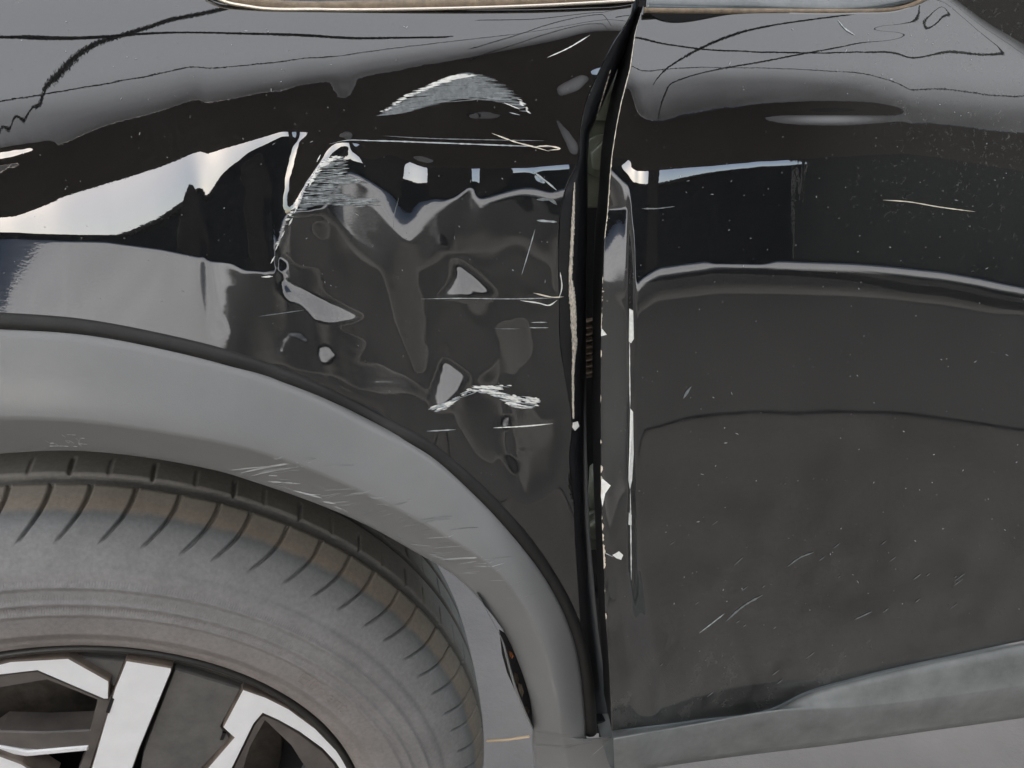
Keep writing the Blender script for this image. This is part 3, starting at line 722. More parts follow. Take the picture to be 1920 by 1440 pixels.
# tyre
PROF = [(.2345, -.008), (.2365, -.001), (.240, .0045), (.246, .0085), (.252, .0098), (.2525, .0108), (.256, .0112), (.2565, .0125), (.275, .0138), (.2755, .0146), (.278, .0146), (.2785, .0138), (.284, .0136), (.2845, .0143), (.287, .0141), (.2875, .0132),
        (.297, .0118), (.2975, .0124), (.300, .0120), (.3005, .0108), (.308, .0080), (.312, .0062), (.3125, .0050), (.318, .0028), (.324, -.0005), (.330, -.0045), (.336, -.0100), (.341, -.0155), (.346, -.0225), (.350, -.0290), (.3525, -.0330), (.3540, -.0352),
        (.3520, -.0368), (.3470, -.0375), (.3465, -.0440), (.3480, -.0455), (.3560, -.0465), (.3572, -.0560), (.3580, -.0690), (.3583, -.0780), (.3570, -.0790), (.3500, -.0796), (.3500, -.0870), (.3570, -.0876), (.3586, -.0886), (.3588, -.104),
        (.3588, -.118), (.3575, -.1190), (.3500, -.1196), (.3500, -.1270), (.3570, -.1276), (.3584, -.1290), (.3576, -.148), (.3560, -.158), (.3550, -.1590), (.3470, -.1600), (.3470, -.1670), (.3540, -.1685), (.350, -.178), (.340, -.196), (.32, -.214), (.28, -.222), (.235, -.205)]
PF = np.array(PROF)
# refine profile
seg = np.hypot(*np.diff(PF, axis=0).T); fine = [PF[0]]
for i in range(len(seg)):
    k = max(1, int(seg[i]/.0022))
    for q in range(1, k+1): fine.append(PF[i]+(PF[i+1]-PF[i])*q/k)
PF = np.array(fine)
NPITCH = 79; pitch = 2*math.pi/NPITCH
loc = np.array([0, .0010, .0018, .0026, .0036, .25*pitch, .5*pitch, .75*pitch])-.0018
loc = np.r_[np.array([-.0095, -.0055, -.0038, -.0024, 0, .0024, .0038, .0055, .0095]), np.linspace(.02, pitch-.02, 9)]
jit = np.array([R.uniform(-.10, .10)*pitch for _ in range(NPITCH)])
base_t = np.concatenate([k*pitch+jit[k]+np.r_[loc[:9], loc[9:]+(jit[(k+1) % NPITCH]-jit[k])*(loc[9:]/pitch)] for k in range(NPITCH)])
ph0 = .012
sip = np.concatenate([np.r_[np.array([.0, 0, .45, 1, 1, 1, .45, 0, 0]), np.zeros(9)] for _ in range(NPITCH)])
TT = np.repeat(base_t[:, None], len(PF), 1); RR = np.repeat(PF[None, :, 0], len(base_t), 0); OO = np.repeat(PF[None, :, 1], len(base_t), 0)
r_, o_ = PF[:, 0], PF[:, 1]
# shoulder sipe runs from r=.328 sidewall up over the shoulder, sweeping as it goes
sw = np.where(o_ > -.036, np.interp(r_, [.325, .333, .341, .347, .352], [-.050, -.030, -.012, -.003, 0]), 0)
sw = np.where(o_ < -.045, .020+.25*np.abs(o_+.062), sw); sw = np.where(o_ < -.083, .035+.3*np.abs(o_+.10), sw)
TT = TT-sw[None, :]+ph0
depth = np.where((o_ > -.0355) & (o_ < 0), np.interp(r_, [.326, .331, .341, .3515, .354], [0, .0034, .0056, .0042, .0040]), 0)
half = ((np.arange(len(base_t))//18) % 1 == 0)
d2 = np.where((o_ < -.0462) & (o_ > -.066) & (r_ > .352), .0025, 0); d2 = np.where((o_ < -.09) & (o_ > -.117), .002, d2)
wd = np.interp(r_, [.326, .341, .3515, .354], [1, 1.0, .7, .7])
alt = (np.arange(len(base_t))//18) % 2
sip2 = sip*np.where(alt == 0, 1, .35)
RR = RR-sip[:, None]*np.maximum(depth, 0)[None, :]*.75-sip2[:, None]*d2[None, :]
OO = OO-sip[:, None]*np.where(o_ > -.036, depth, 0)[None, :]*.8
# bead ribs (fine radial ribs on the two decorative bands are in the material)
Pt = WP(RR, TT, OO)
mt, t, b = new_mat('dusty_tyre_rubber'); setp(b, Roughness=.62)
tc = N(t, 'ShaderNodeTexCoord'); sx = N(t, 'ShaderNodeSeparateXYZ')
at = N(t, 'ShaderNodeAttribute'); at.attribute_name = 'tyre_uv'
t.links.new(at.outputs['Vector'], sx.inputs[0])   # x: radius+tread distance, y: angle
co = mapping(t)
nz = noise(t, co, 28, 6, .65); nf = noise(t, co, 300, 3, .6)
wob = math_(t, 'ADD', sx.outputs[0], math_(t, 'MULTIPLY', math_(t, 'SUBTRACT', nz, .5), .012))
mr = N(t, 'ShaderNodeMapRange'); t.links.new(wob, mr.inputs[0]); mr.inputs[1].default_value = .23; mr.inputs[2].default_value = .43
cr = ramp(t, mr.outputs[0], [(0, (.205, .18, .168)), (.25, (.18, .172, .168)), (.46, (.175, .172, .17)), (.56, (.15, .152, .152)), (.600, (.10, .106, .106)), (.625, (.17, .142, .112)), (.70, (.155, .14, .115)), (.80, (.16, .152, .135)), (1, (.14, .132, .118))])
mott = ramp(t, nz, [(.3, 1.0), (.7, 1.3)]); fine_ = ramp(t, nf, [(.3, .9), (.7, 1.12)])
mm = N(t, 'ShaderNodeMix', data_type='RGBA', blend_type='MULTIPLY'); mm.inputs[0].default_value = 1
mc = N(t, 'ShaderNodeCombineColor'); q = math_(t, 'MULTIPLY', mott, fine_)
for i in range(3): t.links.new(q, mc.inputs[i])
t.links.new(cr, mm.inputs[6]); t.links.new(mc.outputs[0], mm.inputs[7]); t.links.new(mm.outputs[2], b.inputs['Base Color'])
# fine radial ribs as relief on narrow bands of the sidewall
wv = math_(t, 'SINE', math_(t, 'MULTIPLY', sx.outputs[1], 1000.0), 0)
def bnd(a, c):
    x1 = N(t, 'ShaderNodeMapRange'); x1.clamp = True; t.links.new(sx.outputs[0], x1.inputs[0]); x1.inputs[1].default_value = a; x1.inputs[2].default_value = a+.0006
    x2 = N(t, 'ShaderNodeMapRange'); x2.clamp = True; t.links.new(sx.outputs[0], x2.inputs[0]); x2.inputs[1].default_value = c; x2.inputs[2].default_value = c-.0006
    return math_(t, 'MULTIPLY', x1.outputs[0], x2.outputs[0])
bands = math_(t, 'ADD', math_(t, 'ADD', bnd(.297, .3035), bnd(.2845, .291)), bnd(.274, .281))
dg_ = math_(t, 'SINE', math_(t, 'ADD', math_(t, 'MULTIPLY', sx.outputs[1], 105.0), math_(t, 'MULTIPLY', sx.outputs[0], 520.0)), 0)
dg_ = math_(t, 'MULTIPLY', math_(t, 'GREATER_THAN', dg_, .75), bnd(.2575, .2725))
relief = math_(t, 'ADD', math_(t, 'ADD', math_(t, 'MULTIPLY', math_(t, 'MULTIPLY', wv, bands), .00014), math_(t, 'MULTIPLY', dg_, .00012)), math_(t, 'MULTIPLY', nf, .0003))
bump(t, b, relief, .7, 1.0)
tyre = cc(grid_obj('tyre', Pt, mt, closed_u=True), wheel)
me = tyre.data; A = me.attributes.new('tyre_uv', 'FLOAT_VECTOR', 'POINT')
arc = np.r_[0, np.cumsum(np.hypot(*np.diff(PF, axis=0).T))]
uv = np.zeros((len(base_t), len(PF), 3)); k0 = np.argmax(r_ > .30)
uv[..., 0] = (arc-arc[k0]+.30)[None, :]; uv[..., 1] = TT
A.data.foreach_set('vector', uv.astype(np.float32).ravel())

# rim barrel + lip
BP = np.array([(.2335, -.012), (.2345, -.003), (.2335, .0005), (.231, .001), (.2285, -.001), (.2275, -.006), (.225, -.009), (.222, -.0095), (.2195, -.008), (.215, -.03), (.205, -.06), (.20, -.13), (.215, -.19)])
th2 = np.linspace(0, 2*math.pi, 240, endpoint=False)
cc(grid_obj('rim_barrel', WP(np.repeat(BP[None, :, 0], 240, 0), np.repeat(th2[:, None], len(BP), 1), np.repeat(BP[None, :, 1], 240, 0)), M_BARREL, closed_u=True), wheel)
# brake disc
DP = np.array([(.06, -.10), (.09, -.098), (.155, -.098), (.158, -.1), (.158, -.118), (.06, -.118)])
cc(grid_obj('brake_disc', WP(np.repeat(DP[None, :, 0], 160, 0), np.repeat(np.linspace(0, 2*math.pi, 160, endpoint=False)[:, None], len(DP), 1), np.repeat(DP[None, :, 1], 160, 0)), M_DISC, closed_u=True), wheel)
HP = np.array([(0.001, -.13), (.19, -.13)])
cc(grid_obj('hub_backing', WP(np.repeat(HP[None, :, 0], 60, 0), np.repeat(np.linspace(0, 2*math.pi, 60, endpoint=False)[:, None], 2, 1), np.repeat(HP[None, :, 1], 60, 0)), M_DARK, closed_u=True), wheel)
def plate(name, poly, off, thick, mat, rot=0, bev=.0015, side=None):
    X, Y = wpix([p[0] for p in poly], [p[1] for p in poly], off)
    pts = np.stack([X, Y], 1)
    a = np.sum(pts[:, 0]*np.roll(pts[:, 1], -1)-np.roll(pts[:, 0], -1)*pts[:, 1])
    if a < 0: pts = pts[::-1]
    n = len(pts)
    # inset outline for the bevel
    pr, nx = np.roll(pts, 1, 0), np.roll(pts, -1, 0)
    e0 = pts-pr; e1 = nx-pts; e0 /= np.linalg.norm(e0, axis=1)[:, None]; e1 /= np.linalg.norm(e1, axis=1)[:, None]
    n0 = np.stack([-e0[:, 1], e0[:, 0]], 1); n1 = np.stack([-e1[:, 1], e1[:, 0]], 1); nn = n0+n1; nn /= np.maximum(.5, (nn*nn).sum(1)/2)[:, None]; 
    ins = pts+nn*bev*.5*1.0
    c, s = math.cos(rot), math.sin(rot)
    def lift(q, o): 
        x = q[:, 0]*c-q[:, 1]*s; y = q[:, 0]*s+q[:, 1]*c
        return HUB+AX*o+x[:, None]*E1+y[:, None]*E2
    V = np.concatenate([lift(ins, off), lift(pts, off-bev), lift(pts, off-thick)])
    Fs = [tuple(range(n))]+[(i+n, (i+1) % n+n, (i+1) % n, i) for i in range(n)]+[(i+2*n, (i+1) % n+2*n, (i+1) % n+n, i+n) for i in range(n)]+[tuple(range(2*n, 3*n))[::-1]]
    mi = [0]+[1]*n+[1]*n+[1]
    return cc(mesh_obj(name, V, Fs, mat, smooth=False, mats=[mat, side or mat], midx=mi), wheel)
hx = (161, 1611)
def spoke_set(ro, full):
    plate('spoke_bar', [(236, 1238), (322, 1252), (322, 1258), (262, 1404), (232, 1490), (205, 1575), (150, 1570), (168, 1450), (214, 1292)], .002, .03, M_SILVER, ro, side=M_ALLOYEDGE)
    plate('bracket_face', [(455, 1292), (498, 1307), (542, 1329), (592, 1366), (642, 1418), (690, 1490), (672, 1498), (628, 1430), (604, 1404), (560, 1372), (520, 1350), (493, 1338), (476, 1358), (440, 1432), (395, 1520), (345, 1520), (380, 1450), (438, 1383), (417, 1364)], .000, .025, M_SILVER, ro, side=M_ALLOYEDGE)
    plate('spoke_plate', [(328, 1254), (452, 1292), (414, 1362), (432, 1384), (372, 1448), (330, 1530), (240, 1580), (268, 1410)], -.006, .03, M_GLOSS, ro)
    if full: plate('bracket_face', [(-70, 1275), (-30, 1252), (20, 1240), (128, 1234), (205, 1277), (204, 1311), (194, 1311), (70, 1258), (0, 1266), (-50, 1290)], .000, .02, M_SILVER, ro, side=M_ALLOYEDGE)
    if full: plate('pocket_wall', [(-60, 1300), (0, 1266), (70, 1258), (194, 1311), (204, 1312), (214, 1296), (170, 1440), (140, 1460), (162, 1404), (80, 1408), (0, 1398), (-20, 1420), (-40, 1400), (0, 1372), (80, 1374), (168, 1370), (182, 1313), (88, 1275), (0, 1290), (-50, 1320)], -.007, .02, M_POCKET, ro)
    plate('pocket_wall', [(476, 1360), (493, 1340), (522, 1352), (560, 1375), (604, 1408), (628, 1434), (650, 1480), (600, 1500), (578, 1450), (545, 1398), (497, 1352), (470, 1400), (455, 1450), (440, 1500), (400, 1520), (440, 1434)], -.007, .02, M_POCKET, ro)
    if full: plate('rim_infill', [(150, 1232), (234, 1240), (214, 1290), (204, 1276)], -.007, .02, M_GLOSS, ro)
    if full: plate('highlight_line', [(-10, 1398), (50, 1410), (165, 1400), (165, 1408), (50, 1419), (-10, 1410)], -.0055, .01, M_SILVER, ro)  # silver plate stands in for a thin highlight
    if full: plate('lower_face', [(-60, 1405), (-20, 1410), (40, 1432), (100, 1470), (60, 1500), (0, 1450), (-60, 1430)], .000, .02, M_SILVER, ro, side=M_ALLOYEDGE)
spoke_set(0, True)
for q_ in ([(300, 1303), (291, 1308), (284, 1338), (291, 1336)], [(205, 1338), (198, 1336), (208, 1308), (214, 1312)], [(424, 1376), (417, 1374), (412, 1388), (419, 1388)]):
    plate('slot_recess', q_, .0026 if q_[0][0] < 300 else -.004, .002, M_BLACK, 0, bev=.0003)
for k in (2, 3): spoke_set(-2*math.pi*k/5, False)
CB = np.array([(.001, .002), (.03, .002), (.034, -.002), (.06, -.004), (.065, -.03), (.001, -.03)])
cc(grid_obj('hub_cap', WP(np.repeat(CB[None, :, 0], 40, 0), np.repeat(np.linspace(0, 2*math.pi, 40, endpoint=False)[:, None], len(CB), 1), np.repeat(CB[None, :, 1], 40, 0)), M_GLOSS, closed_u=True), wheel)
# embossed word on the sidewall
cu = bpy.data.curves.new('sidewall_lettering', 'FONT'); cu.body = 'Efficient'; cu.size = .017; cu.extrude = .0002; cu.resolution_u = 2
tmp = bpy.data.objects.new('tmp', cu); COL.objects.link(tmp)
dg = bpy.context.evaluated_depsgraph_get(); mt_ = bpy.data.meshes.new_from_object(tmp.evaluated_get(dg)); bpy.data.objects.remove(tmp)
xx = np.array([v.co[:] for v in mt_.vertices]); wd_ = xx[:, 0].max()
a0 = math.atan2(*reversed([float(v) for v in wpix([598], [1232], .013)]))
rb = .262
ang = a0-xx[:, 0]/rb; rr = rb+xx[:, 1]
pos = WP(rr, ang, np.interp(rr, [.2565, .275], [.0126, .0139])+.0003+xx[:, 2])
for v, p in zip(mt_.vertices, pos): v.co = p
mt_.materials.append(mt)
lt = bpy.data.objects.new('sidewall_lettering', mt_); COL.objects.link(lt); cc(lt, wheel)

# ------------------------------------------------------------ windows at the top edge
def strip_obj(name, top, bot, ytop, ybot, mat, parent=None, n=80):
    t_ = np.linspace(0, 1, n); A_, B_ = spl(top, t=t_), spl(bot, t=t_)
    rows = [P3(A_+(B_-A_)*s, ytop+(ybot-ytop)*s) for s in np.linspace(0, 1, 6)]
    o = grid_obj(name, np.array(rows), mat); cc(o, parent); 
    sm = o.modifiers.new('thickness', 'SOLIDIFY'); sm.thickness = .002; sm.offset = -1
    return o
yt = float(FEN(700, 20)); yd = float(DOOR(1450, 25))
qw = strip_obj('quarter_window', [(470, -60), (700, -60), (1000, -60), (1215, -60)], [(490, 0), (700, 4), (1000, 0), (1190, -8)], yt+.03, yt+.006, M_GLASS)
def tubepx(name, pts, y, r, mat, parent=None):
    P = spl(pts, 90); return cc(tube(name, at_y(P[:, 0], P[:, 1], y), r, mat, n=10), parent)
tubepx('window_seal', [(380, -40), (425, -6), (500, 8), (700, 11), (1000, 3), (1190, -6)], yt+.003, .0028, M_BEIGE, qw)
tubepx('chrome_strip', [(372, -40), (410, -2), (470, 13), (600, 18), (800, 17), (1000, 11), (1190, 1)], yt-.0005, .0010, M_CHROME, qw)
dw = strip_obj('door_window', [(1215, -60), (1400, -60), (1600, -60), (1740, -60)], [(1212, 14), (1400, 18), (1640, 18), (1732, -6)], yd+.02, yd+.001, M_GLASS)
tubepx('window_seal', [(1208, 19), (1400, 21), (1560, 22), (1640, 21), (1700, 13), (1745, -8)], yd+.002, .0016, M_BEIGE, dw)

# ------------------------------------------------------------ scratches, scuffs and a few painted glints: thin slivers lying on the panels
def norm_of(fn, px, py):
    px = np.asarray(px, float); py = np.asarray(py, float); e = 2.0
    a = at_y(px+e, py, fn(px+e, py))-at_y(px-e, py, fn(px-e, py)); b = at_y(px, py-e, fn(px, py-e))-at_y(px, py+e, fn(px, py+e))
    n = np.cross(b, a); n /= np.linalg.norm(n, axis=-1)[..., None]; n[n[..., 1] > 0] *= -1; return n
class Slivers:
    def __init__(s, fn, lift=.00035): s.fn, s.lift, s.V, s.F = fn, lift, [], []
    def stroke(s, pts, wid, n=None, rag=.25, taper=True):
        P = np.array(pts, float); L = np.hypot(*np.diff(P, axis=0).T).sum()
        n = n or int(max(3, min(60, L/5))); C = spl(pts, n) if len(pts) > 2 else P[0]+(P[-1]-P[0])*np.linspace(0, 1, n)[:, None]
        g = np.gradient(C, axis=0); g /= np.maximum(1e-6, np.linalg.norm(g, axis=1))[:, None]; nn = np.stack([-g[:, 1], g[:, 0]], 1)
        u = np.linspace(0, 1, n); wv = wid*(np.minimum(1, np.minimum(u, 1-u)*5+.12) if taper else 1)*np.array([R.uniform(1-rag, 1+rag) for _ in u])
        A_, B_ = C+nn*wv[:, None]/2, C-nn*wv[:, None]/2
        Q = np.concatenate([A_, B_]); y = s.fn(Q[:, 0], Q[:, 1]); W = at_y(Q[:, 0], Q[:, 1], y)+norm_of(s.fn, Q[:, 0], Q[:, 1])*s.lift
        o = len(s.V); s.V += list(W)
        s.F += [(o+i, o+i+1, o+n+i+1, o+n+i) for i in range(n-1)]
    def patch(s, poly):
        Q = np.array(poly, float); W = at_y(Q[:, 0], Q[:, 1], s.fn(Q[:, 0], Q[:, 1]))+norm_of(s.fn, Q[:, 0], Q[:, 1])*s.lift
        o = len(s.V); s.V += list(W); s.F.append(tuple(range(o, o+len(Q))))
    def build(s, name, mat, parent, kind=None):
        if not s.V: return
        o = cc(mesh_obj(name, s.V, s.F, mat, smooth=False), parent)
        if kind: o['kind'] = kind
        return o
def scratch_glint(fn, pts, wid, mat, parent, rag=.35):
    s = Slivers(fn); s.stroke(pts, wid, rag=rag); return s.build('scratch_glint', mat, parent)
def scuff(fn, poly, count, lmin, lmax, wmin, wmax, slope, mat, parent, dens=None, name='scuff_mark'):
    s = Slivers(fn, .0003+R.uniform(0, .0001)); xs = [p[0] for p in poly]; ys_ = [p[1] for p in poly]; c = 0; tries = 0
    while c < count and tries < count*40:
        tries += 1; x = R.uniform(min(xs), max(xs)); y = R.uniform(min(ys_), max(ys_)); L = R.uniform(lmin, lmax); 
        x2 = x+L; sl_ = slope(x) if callable(slope) else slope; y2 = y+L*sl_
        if not (inpoly(np.array([x]), np.array([y]), poly)[0] and inpoly(np.array([x2]), np.array([y2]), poly)[0]): continue
        if dens and R.random() > dens(x, y): continue
        s.stroke([(x, y), (x2, y2)], R.uniform(wmin, wmax), n=4, rag=.4); c += 1
    return s.build(name, mat, parent, 'stuff')
arcp = [(700, 222), (712, 208), (760, 178), (830, 148), (860, 137), (900, 136), (930, 148), (960, 165), (982, 188), (1002, 212), (985, 214), (950, 198), (915, 188), (880, 184), (845, 190), (800, 202), (760, 212), (720, 222)]
slp = lambda x: .05 if x > 860 else -.07-.05*(860-x)/160
scuff(FEN, arcp, 520, 16, 80, .6, 1.6, slp, M_PALE, fender)
scuff(FEN, arcp, 160, 12, 60, .5, 1.2, slp, M_GREYS, fender)
scuff(FEN, [(700, 222), (712, 206), (760, 176), (830, 146), (860, 138), (905, 140), (870, 146), (830, 158), (770, 182), (725, 210)], 120, 8, 34, .6, 1.8, lambda x: -.10, M_WHITE, fender)
scuff(FEN, [(960, 180), (975, 182), (1002, 214), (990, 214)], 18, 4, 10, .8, 2, .3, M_WHITE, fender)
lefp = [(505, 482), (515, 455), (540, 400), (570, 350), (600, 305), (625, 290), (650, 290), (658, 312), (662, 330), (690, 338), (700, 348), (662, 344), (640, 350), (670, 370), (715, 370), (718, 386), (660, 388), (600, 384), (560, 400), (530, 440), (518, 475)]
scuff(FEN, lefp, 300, 10, 50, .6, 1.6, lambda x: -.05, M_PALE, fender)
scuff(FEN, lefp, 130, 8, 40, .5, 1.3, lambda x: -.06, M_GREYS, fender)
scuff(FEN, [(505, 484), (520, 440), (545, 390), (572, 345), (602, 302), (625, 290), (645, 294), (610, 312), (585, 345), (560, 385), (535, 425), (520, 470)], 130, 5, 20, .7, 2.0, -.1, M_WHITE, fender)
for q in range(9):
    k = q/8; x0 = 600+R.uniform(-5, 5)-90*k; y0 = 300+190*k; scratch_glint(FEN, [(x0+4, y0-10), (x0-3, y0+4)], 3, M_WHITE, fender)
lowp = [(793, 758), (815, 760), (838, 755), (862, 738), (885, 722), (930, 722), (965, 720), (940, 735), (975, 742), (1015, 745), (1012, 762), (985, 770), (955, 762), (935, 748), (905, 735), (880, 736), (850, 758), (825, 776), (800, 768)]
scuff(FEN, lowp, 150, 6, 30, .9, 2.4, lambda x: -.35 if x < 870 else .12, M_GREYS, fender)
scuff(FEN, lowp, 110, 5, 24, .9, 2.6, lambda x: -.3 if x < 870 else .1, M_WHITE, fender)
for pts, wd2, mm_ in [
    ([(618, 270), (645, 264), (700, 264), (820, 268), (980, 274), (1035, 276)], 2.2, M_GREYS), ([(720, 255), (790, 259), (900, 262), (1020, 264)], 1.6, M_PALE),
    ([(922, 250), (965, 266), (1010, 278), (1030, 284)], 2.2, M_CREAM), ([(1000, 276), (1030, 274), (1050, 279), (1028, 282)], 2.6, M_CREAM),
    ([(748, 370), (740, 400), (738, 430)], 1.3, M_PALE), ([(1003, 430), (990, 475), (978, 515)], 1.6, M_GREYS), ([(790, 560), (860, 559), (960, 560), (1050, 558)], 1.5, M_GREYS),
    ([(975, 563), (1010, 568), (1030, 572), (1045, 562)], 2.2, M_WHITE), ([(1000, 549), (1040, 557), (1057, 556)], 2.4, M_CREAM), ([(1050, 510), (1053, 540), (1048, 558)], 1.8, M_WHITE),
    ([(995, 604), (1026, 604)], 1.8, M_GREYS), ([(992, 614), (1028, 614)], 1.6, M_GREYS), ([(926, 616), (975, 616)], 1.4, M_PALE), ([(485, 593), (570, 581)], 1.8, M_PALE),
    ([(925, 802), (980, 799), (1036, 794)], 2.0, M_WHITE), ([(800, 808), (855, 805)], 2.0, M_GREYS), ([(490, 519), (512, 518)], 3.0, M_WHITE),
    ([(1005, 374), (1035, 376), (1044, 384)], 5.0, M_PALE), ([(1006, 413), (1044, 416)], 4.0, M_GREYS), ([(1000, 322), (1030, 345), (1044, 357)], 3.0, M_GREYS),  # last stroke on this line paints a glint of mirrored sky
    ([(955, 211), (975, 216)], 2.0, M_GREYS), ([(945, 193), (975, 205)], 1.3, M_WHITE), ([(1026, 108), (1062, 92), (1106, 66)], 2.0, M_WHITE)]:  # last stroke paints a white streak of mirrored sky
    scratch_glint(FEN, pts, wd2, mm_, fender)
# random little nicks
for fn, par, xr, yr, cnt, nm in ((FEN, fender, (20, 1040), (20, 560), 60, 'nick_marks'), (DOOR, door, (1210, 1910), (40, 1150), 110, 'nick_marks')):
    s = Slivers(fn)
    for _ in range(cnt):
        x, y = R.uniform(*xr), R.uniform(*yr); a_ = R.uniform(0, 3.14); L = R.choice([2, 2, 3, 4, 7]); s.stroke([(x, y), (x+L*math.cos(a_), y+L*math.sin(a_))], R.uniform(.8, 1.7), n=3)
    s.build(nm, M_GREYS, par, 'stuff')
for pts, wd2, mm_ in [([(1655, 375), (1700, 378), (1760, 388), (1828, 397)], 1.8, M_CREAM), ([(1310, 1187), (1335, 1168), (1358, 1150)], 2.0, M_GREYS), ([(1360, 1165), (1395, 1135), (1430, 1115)], 3.0, M_PALE),
    ([(1476, 1062), (1500, 1045), (1525, 1035)], 2.2, M_PALE), ([(1602, 1161), (1635, 1146)], 2.2, M_PALE), ([(1376, 1060), (1393, 1044)], 1.6, M_PALE), ([(1570, 38), (1585, 55), (1602, 66)], 2.2, M_GREYS), ([(1281, 747), (1288, 735), (1296, 724)], 5.0, M_PALE), ([(1203, 391), (1230, 391), (1265, 387)], 2.2, M_PALE)]:  # the stroke nearest the window paints a small highlight
    scratch_glint(DOOR, pts, wd2, mm_, door)
s = Slivers(DOOR)
for _ in range(34):
    x, y = R.uniform(1200, 1900), R.uniform(980, 1320)
    if y > interp_y_of_x(DL, x)-25: continue
    L = R.uniform(6, 26); s.stroke([(x, y), (x+L*.8, y-L*.6)], R.uniform(.7, 1.5), n=4)
s.build('fine_scratches', M_PALE, door, 'stuff')
# chipped cream edge of the door; the long thin line paints an edge highlight
s = Slivers(DOOR, .0006)
s.stroke([(float(interp_x_of_y(DE, y)), y) for y in range(25, 460, 15)], 1.3, n=80, rag=.5)
y = 300.0
while y < 1160:
    L = R.choice([4, 8, 14, 30, 45]); wdt = R.choice([1.2, 1.6, 2.0, 2.6, 3.4]) if y > 420 else 1.6
    ny = int(L/3)+2; yy = np.linspace(y, min(y+L, 1160), ny); xl = interp_x_of_y(DE, yy)
    s.patch([(a_, b_) for a_, b_ in zip(xl, yy)]+[(a_+wdt*(1 if 0 < k < ny-1 else .2)*R.uniform(.5, 1.3), b_) for k, (a_, b_) in reversed(list(enumerate(zip(xl, yy))))])
    y += L+R.choice([2, 6, 12, 40, 70])
s.build('chipped_edge_highlight', M_CREAM, door, 'stuff')
for pl in [[(1181, 578), (1188, 582), (1189, 635), (1184, 643), (1180, 640)], [(1181, 765), (1186, 772), (1187, 850), (1184, 900), (1180, 918), (1177, 900), (1179, 840)], [(1178, 960), (1183, 965), (1183, 984), (1177, 984)],
           [(1148, 1040), (1160, 1033), (1168, 1040), (1164, 1049), (1155, 1046)], [(1128, 615), (1138, 627), (1127, 630)], [(1128, 895), (1145, 910), (1135, 925), (1130, 950), (1127, 930)]]:
    s = Slivers(DOOR, .0005); s.patch(pl); s.build('paint_chip', M_WHITE, door)
scratch_glint(DOOR, [(1181, 640), (1181, 765)], 1.6, M_WHITE, door); scratch_glint(DOOR, [(1181, 918), (1182, 1000), (1183, 1088)], 2.0, M_WHITE, door); scratch_glint(DOOR, [(1132, 1035), (1150, 1044)], 2.2, M_GREYS, door)
# scraped line on the rolled flange
def FLG(px, py):
    a = np.interp(py, [q[1] for q in FA], [q[0] for q in FA]); b = np.interp(py, [q[1] for q in FB], [q[0] for q in FB])
    ss = np.clip((np.asarray(px)-a)/np.maximum(b-a, 4), 0, .98); ang = np.arcsin(ss**(1/.8))
    return FEN(a, py)+.016*(1-np.cos(ang))-.0003
for y in range(345, 780, 4):
    wdt = np.interp(y, [340, 400, 520, 560, 620, 700, 780], [1.5, 5, 6, 11, 9, 4, 3])
    xx_ = interp_x_of_y([(1077, 340), (1074, 420), (1069, 520), (1074, 570), (1077, 640), (1074, 700), (1075, 790)], y)
    if y == 345: sF = Slivers(FLG, .0002); sG = Slivers(FLG, .00015)
    sG.stroke([(xx_+R.uniform(-.6, .6), y-3), (xx_+R.uniform(-.6, .6), y+8)], wdt*R.uniform(.8, 1.15), n=4, taper=False)
    for _ in range(2):
        if R.random() < .8: o_x = R.uniform(-.35, .35)*wdt; sF.stroke([(xx_+o_x, y-2), (xx_+o_x+R.uniform(-.4, .4), y+R.uniform(2, 9))], wdt*R.uniform(.15, .45), n=4)
sF.build('scraped_paint_line', M_CREAM, flange, 'stuff'); sG.build('scraped_paint_line', M_CREAMG, flange, 'stuff')
s = Slivers(FLG, .0002); s.patch([(1074, 792), (1083, 790), (1086, 799), (1078, 808), (1073, 801)]); s.build('paint_chip', M_WHITE, flange)
s = Slivers(FLG, .0002)
for _ in range(24): 
    y = R.uniform(130, 215); x = interp_x_of_y([(1145, 130), (1120, 215)], y); s.stroke([(x, y), (x-3, y+8)], R.uniform(1, 3), n=3)
s.build('scraped_paint_line', M_CREAM, flange)
# scuffs on the flare
SM = SEC; Un = np.linspace(0, 1, SM.shape[0]); 
class FlareMarks:
    def __init__(s): s.V, s.F = [], []
    def pt(s, a, b):  # a: 0..1 along sections 4..29, b: 0..1 along arch
        i = 4+a*(SM.shape[0]-9); j = b*(SM.shape[1]-1); i0, j0 = int(i), int(j); i1, j1 = min(i0+1, SM.shape[0]-1), min(j0+1, SM.shape[1]-1); fi, fj = i-i0, j-j0
        P = (1-fi)*(1-fj)*SM[i0, j0]+fi*(1-fj)*SM[i1, j0]+(1-fi)*fj*SM[i0, j1]+fi*fj*SM[i1, j1]
        n = np.cross(SM[i1, j0]-SM[i0, j0], SM[i0, j1]-SM[i0, j0]); n /= np.linalg.norm(n)+1e-12
        if n[1] > 0: n = -n
        return P+n*.0003
    def stroke(s, a0, b0, a1, b1, wd_):
        n = 5; o = len(s.V); 
        P = [s.pt(a0+(a1-a0)*k/(n-1), b0+(b1-b0)*k/(n-1)) for k in range(n)]
        d = P[-1]-P[0]; d /= np.linalg.norm(d)+1e-9; up = np.cross(d, [0, -1, 0]); up /= np.linalg.norm(up)
        for k, p in enumerate(P):
            w_ = wd_*min(1, min(k, n-1-k)*.8+.2)/2; s.V += [p+up*w_, p-up*w_]
        s.F += [(o+2*k, o+2*k+2, o+2*k+3, o+2*k+1) for k in range(n-1)]
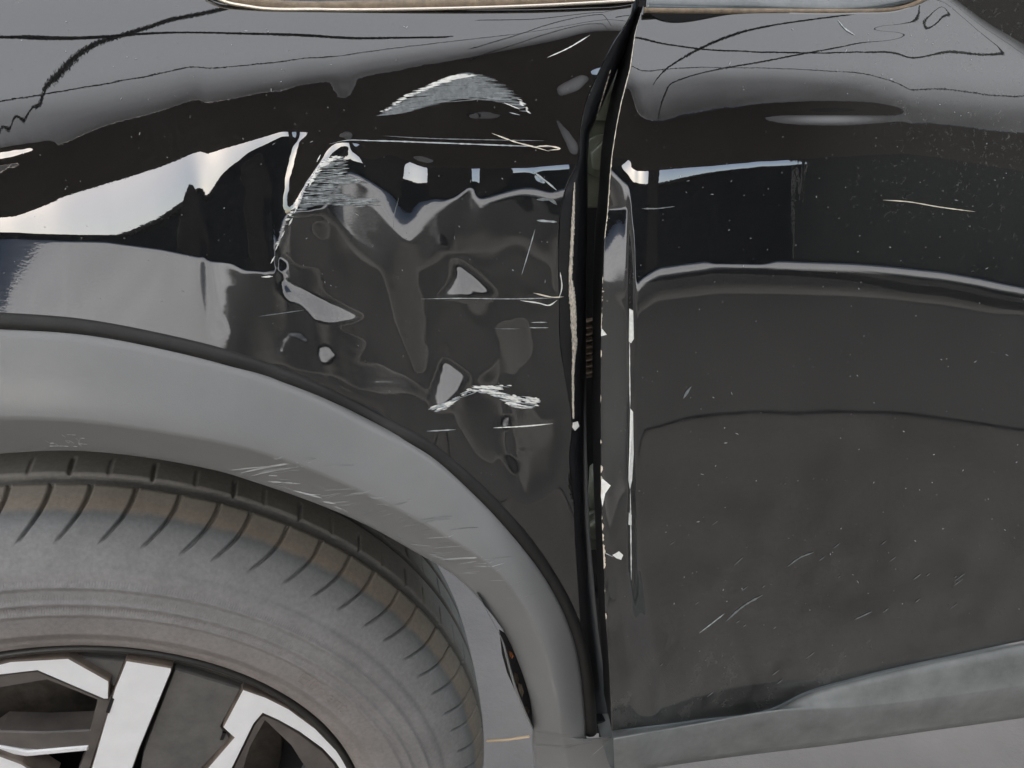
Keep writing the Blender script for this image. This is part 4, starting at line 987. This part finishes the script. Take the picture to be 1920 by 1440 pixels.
M_FS = simple('pale_plastic_scuff', (.36, .37, .37), .7, nscale=60)
M_FS2 = simple('soft_plastic_scuff', (.23, .24, .24), .65, nscale=60)
def pix_to_flare(px, py, _c={}):
    if 'g' not in _c:
        d = SM-CAM; z = d@FW; _c['g'] = (960+F*(d@RT)/z, 720-F*(d@UP)/z)
    X, Y = _c['g']; D = (X[4:-5]-px)**2+(Y[4:-5]-py)**2; i, j = np.unravel_index(np.argmin(D), D.shape)
    return i/(SM.shape[0]-9), j/(SM.shape[1]-1)
fm, f2 = FlareMarks(), FlareMarks()
for _ in range(70):
    x = R.uniform(480, 960); yc = np.interp(x, [480, 600, 720, 840, 960], [880, 925, 975, 1040, 1130]); y = yc+R.gauss(0, 22)
    L = R.uniform(15, 70); a0, b0 = pix_to_flare(x, y); a1, b1 = pix_to_flare(x+L, y-L*.12)
    if abs(b1-b0) < .12: (fm if R.random() < .25 else f2).stroke(a0, b0, a1, b1, R.uniform(.0003, .0012))
for (x0, y0, x1, y1, w_) in [(455, 887, 560, 866, .0012), (470, 892, 580, 868, .0010), (820, 1050, 905, 1043, .0016), (430, 886, 520, 874, .0008), (1150, 1390, 1110, 1420, .0006)]:
    a0, b0 = pix_to_flare(x0, y0); a1, b1 = pix_to_flare(x1, y1); fm.stroke(a0, b0, a1, b1, w_)
for _ in range(40):
    x = R.uniform(85, 160); y = R.uniform(812, 842); a0, b0 = pix_to_flare(x, y); a1, b1 = pix_to_flare(x+R.uniform(2, 8), y+R.uniform(1, 5)); fm.stroke(a0, b0, a1, b1, .0006)
for mk_, mt2 in ((fm, M_FS), (f2, M_FS2)):
    o = cc(mesh_obj('scuff_mark', mk_.V, mk_.F, mt2, smooth=False), flare); o['kind'] = 'stuff'
# straw stuck at the torn flare
tw = tube('straw', [tpx(913, 1389, -.01), tpx(950, 1387, -.016), tpx(992, 1381, -.036)], .0011, M_TWIG, n=6)
tag(tw, 'thin dry straw sticking out between the tyre and the torn grey arch trim', 'straw')
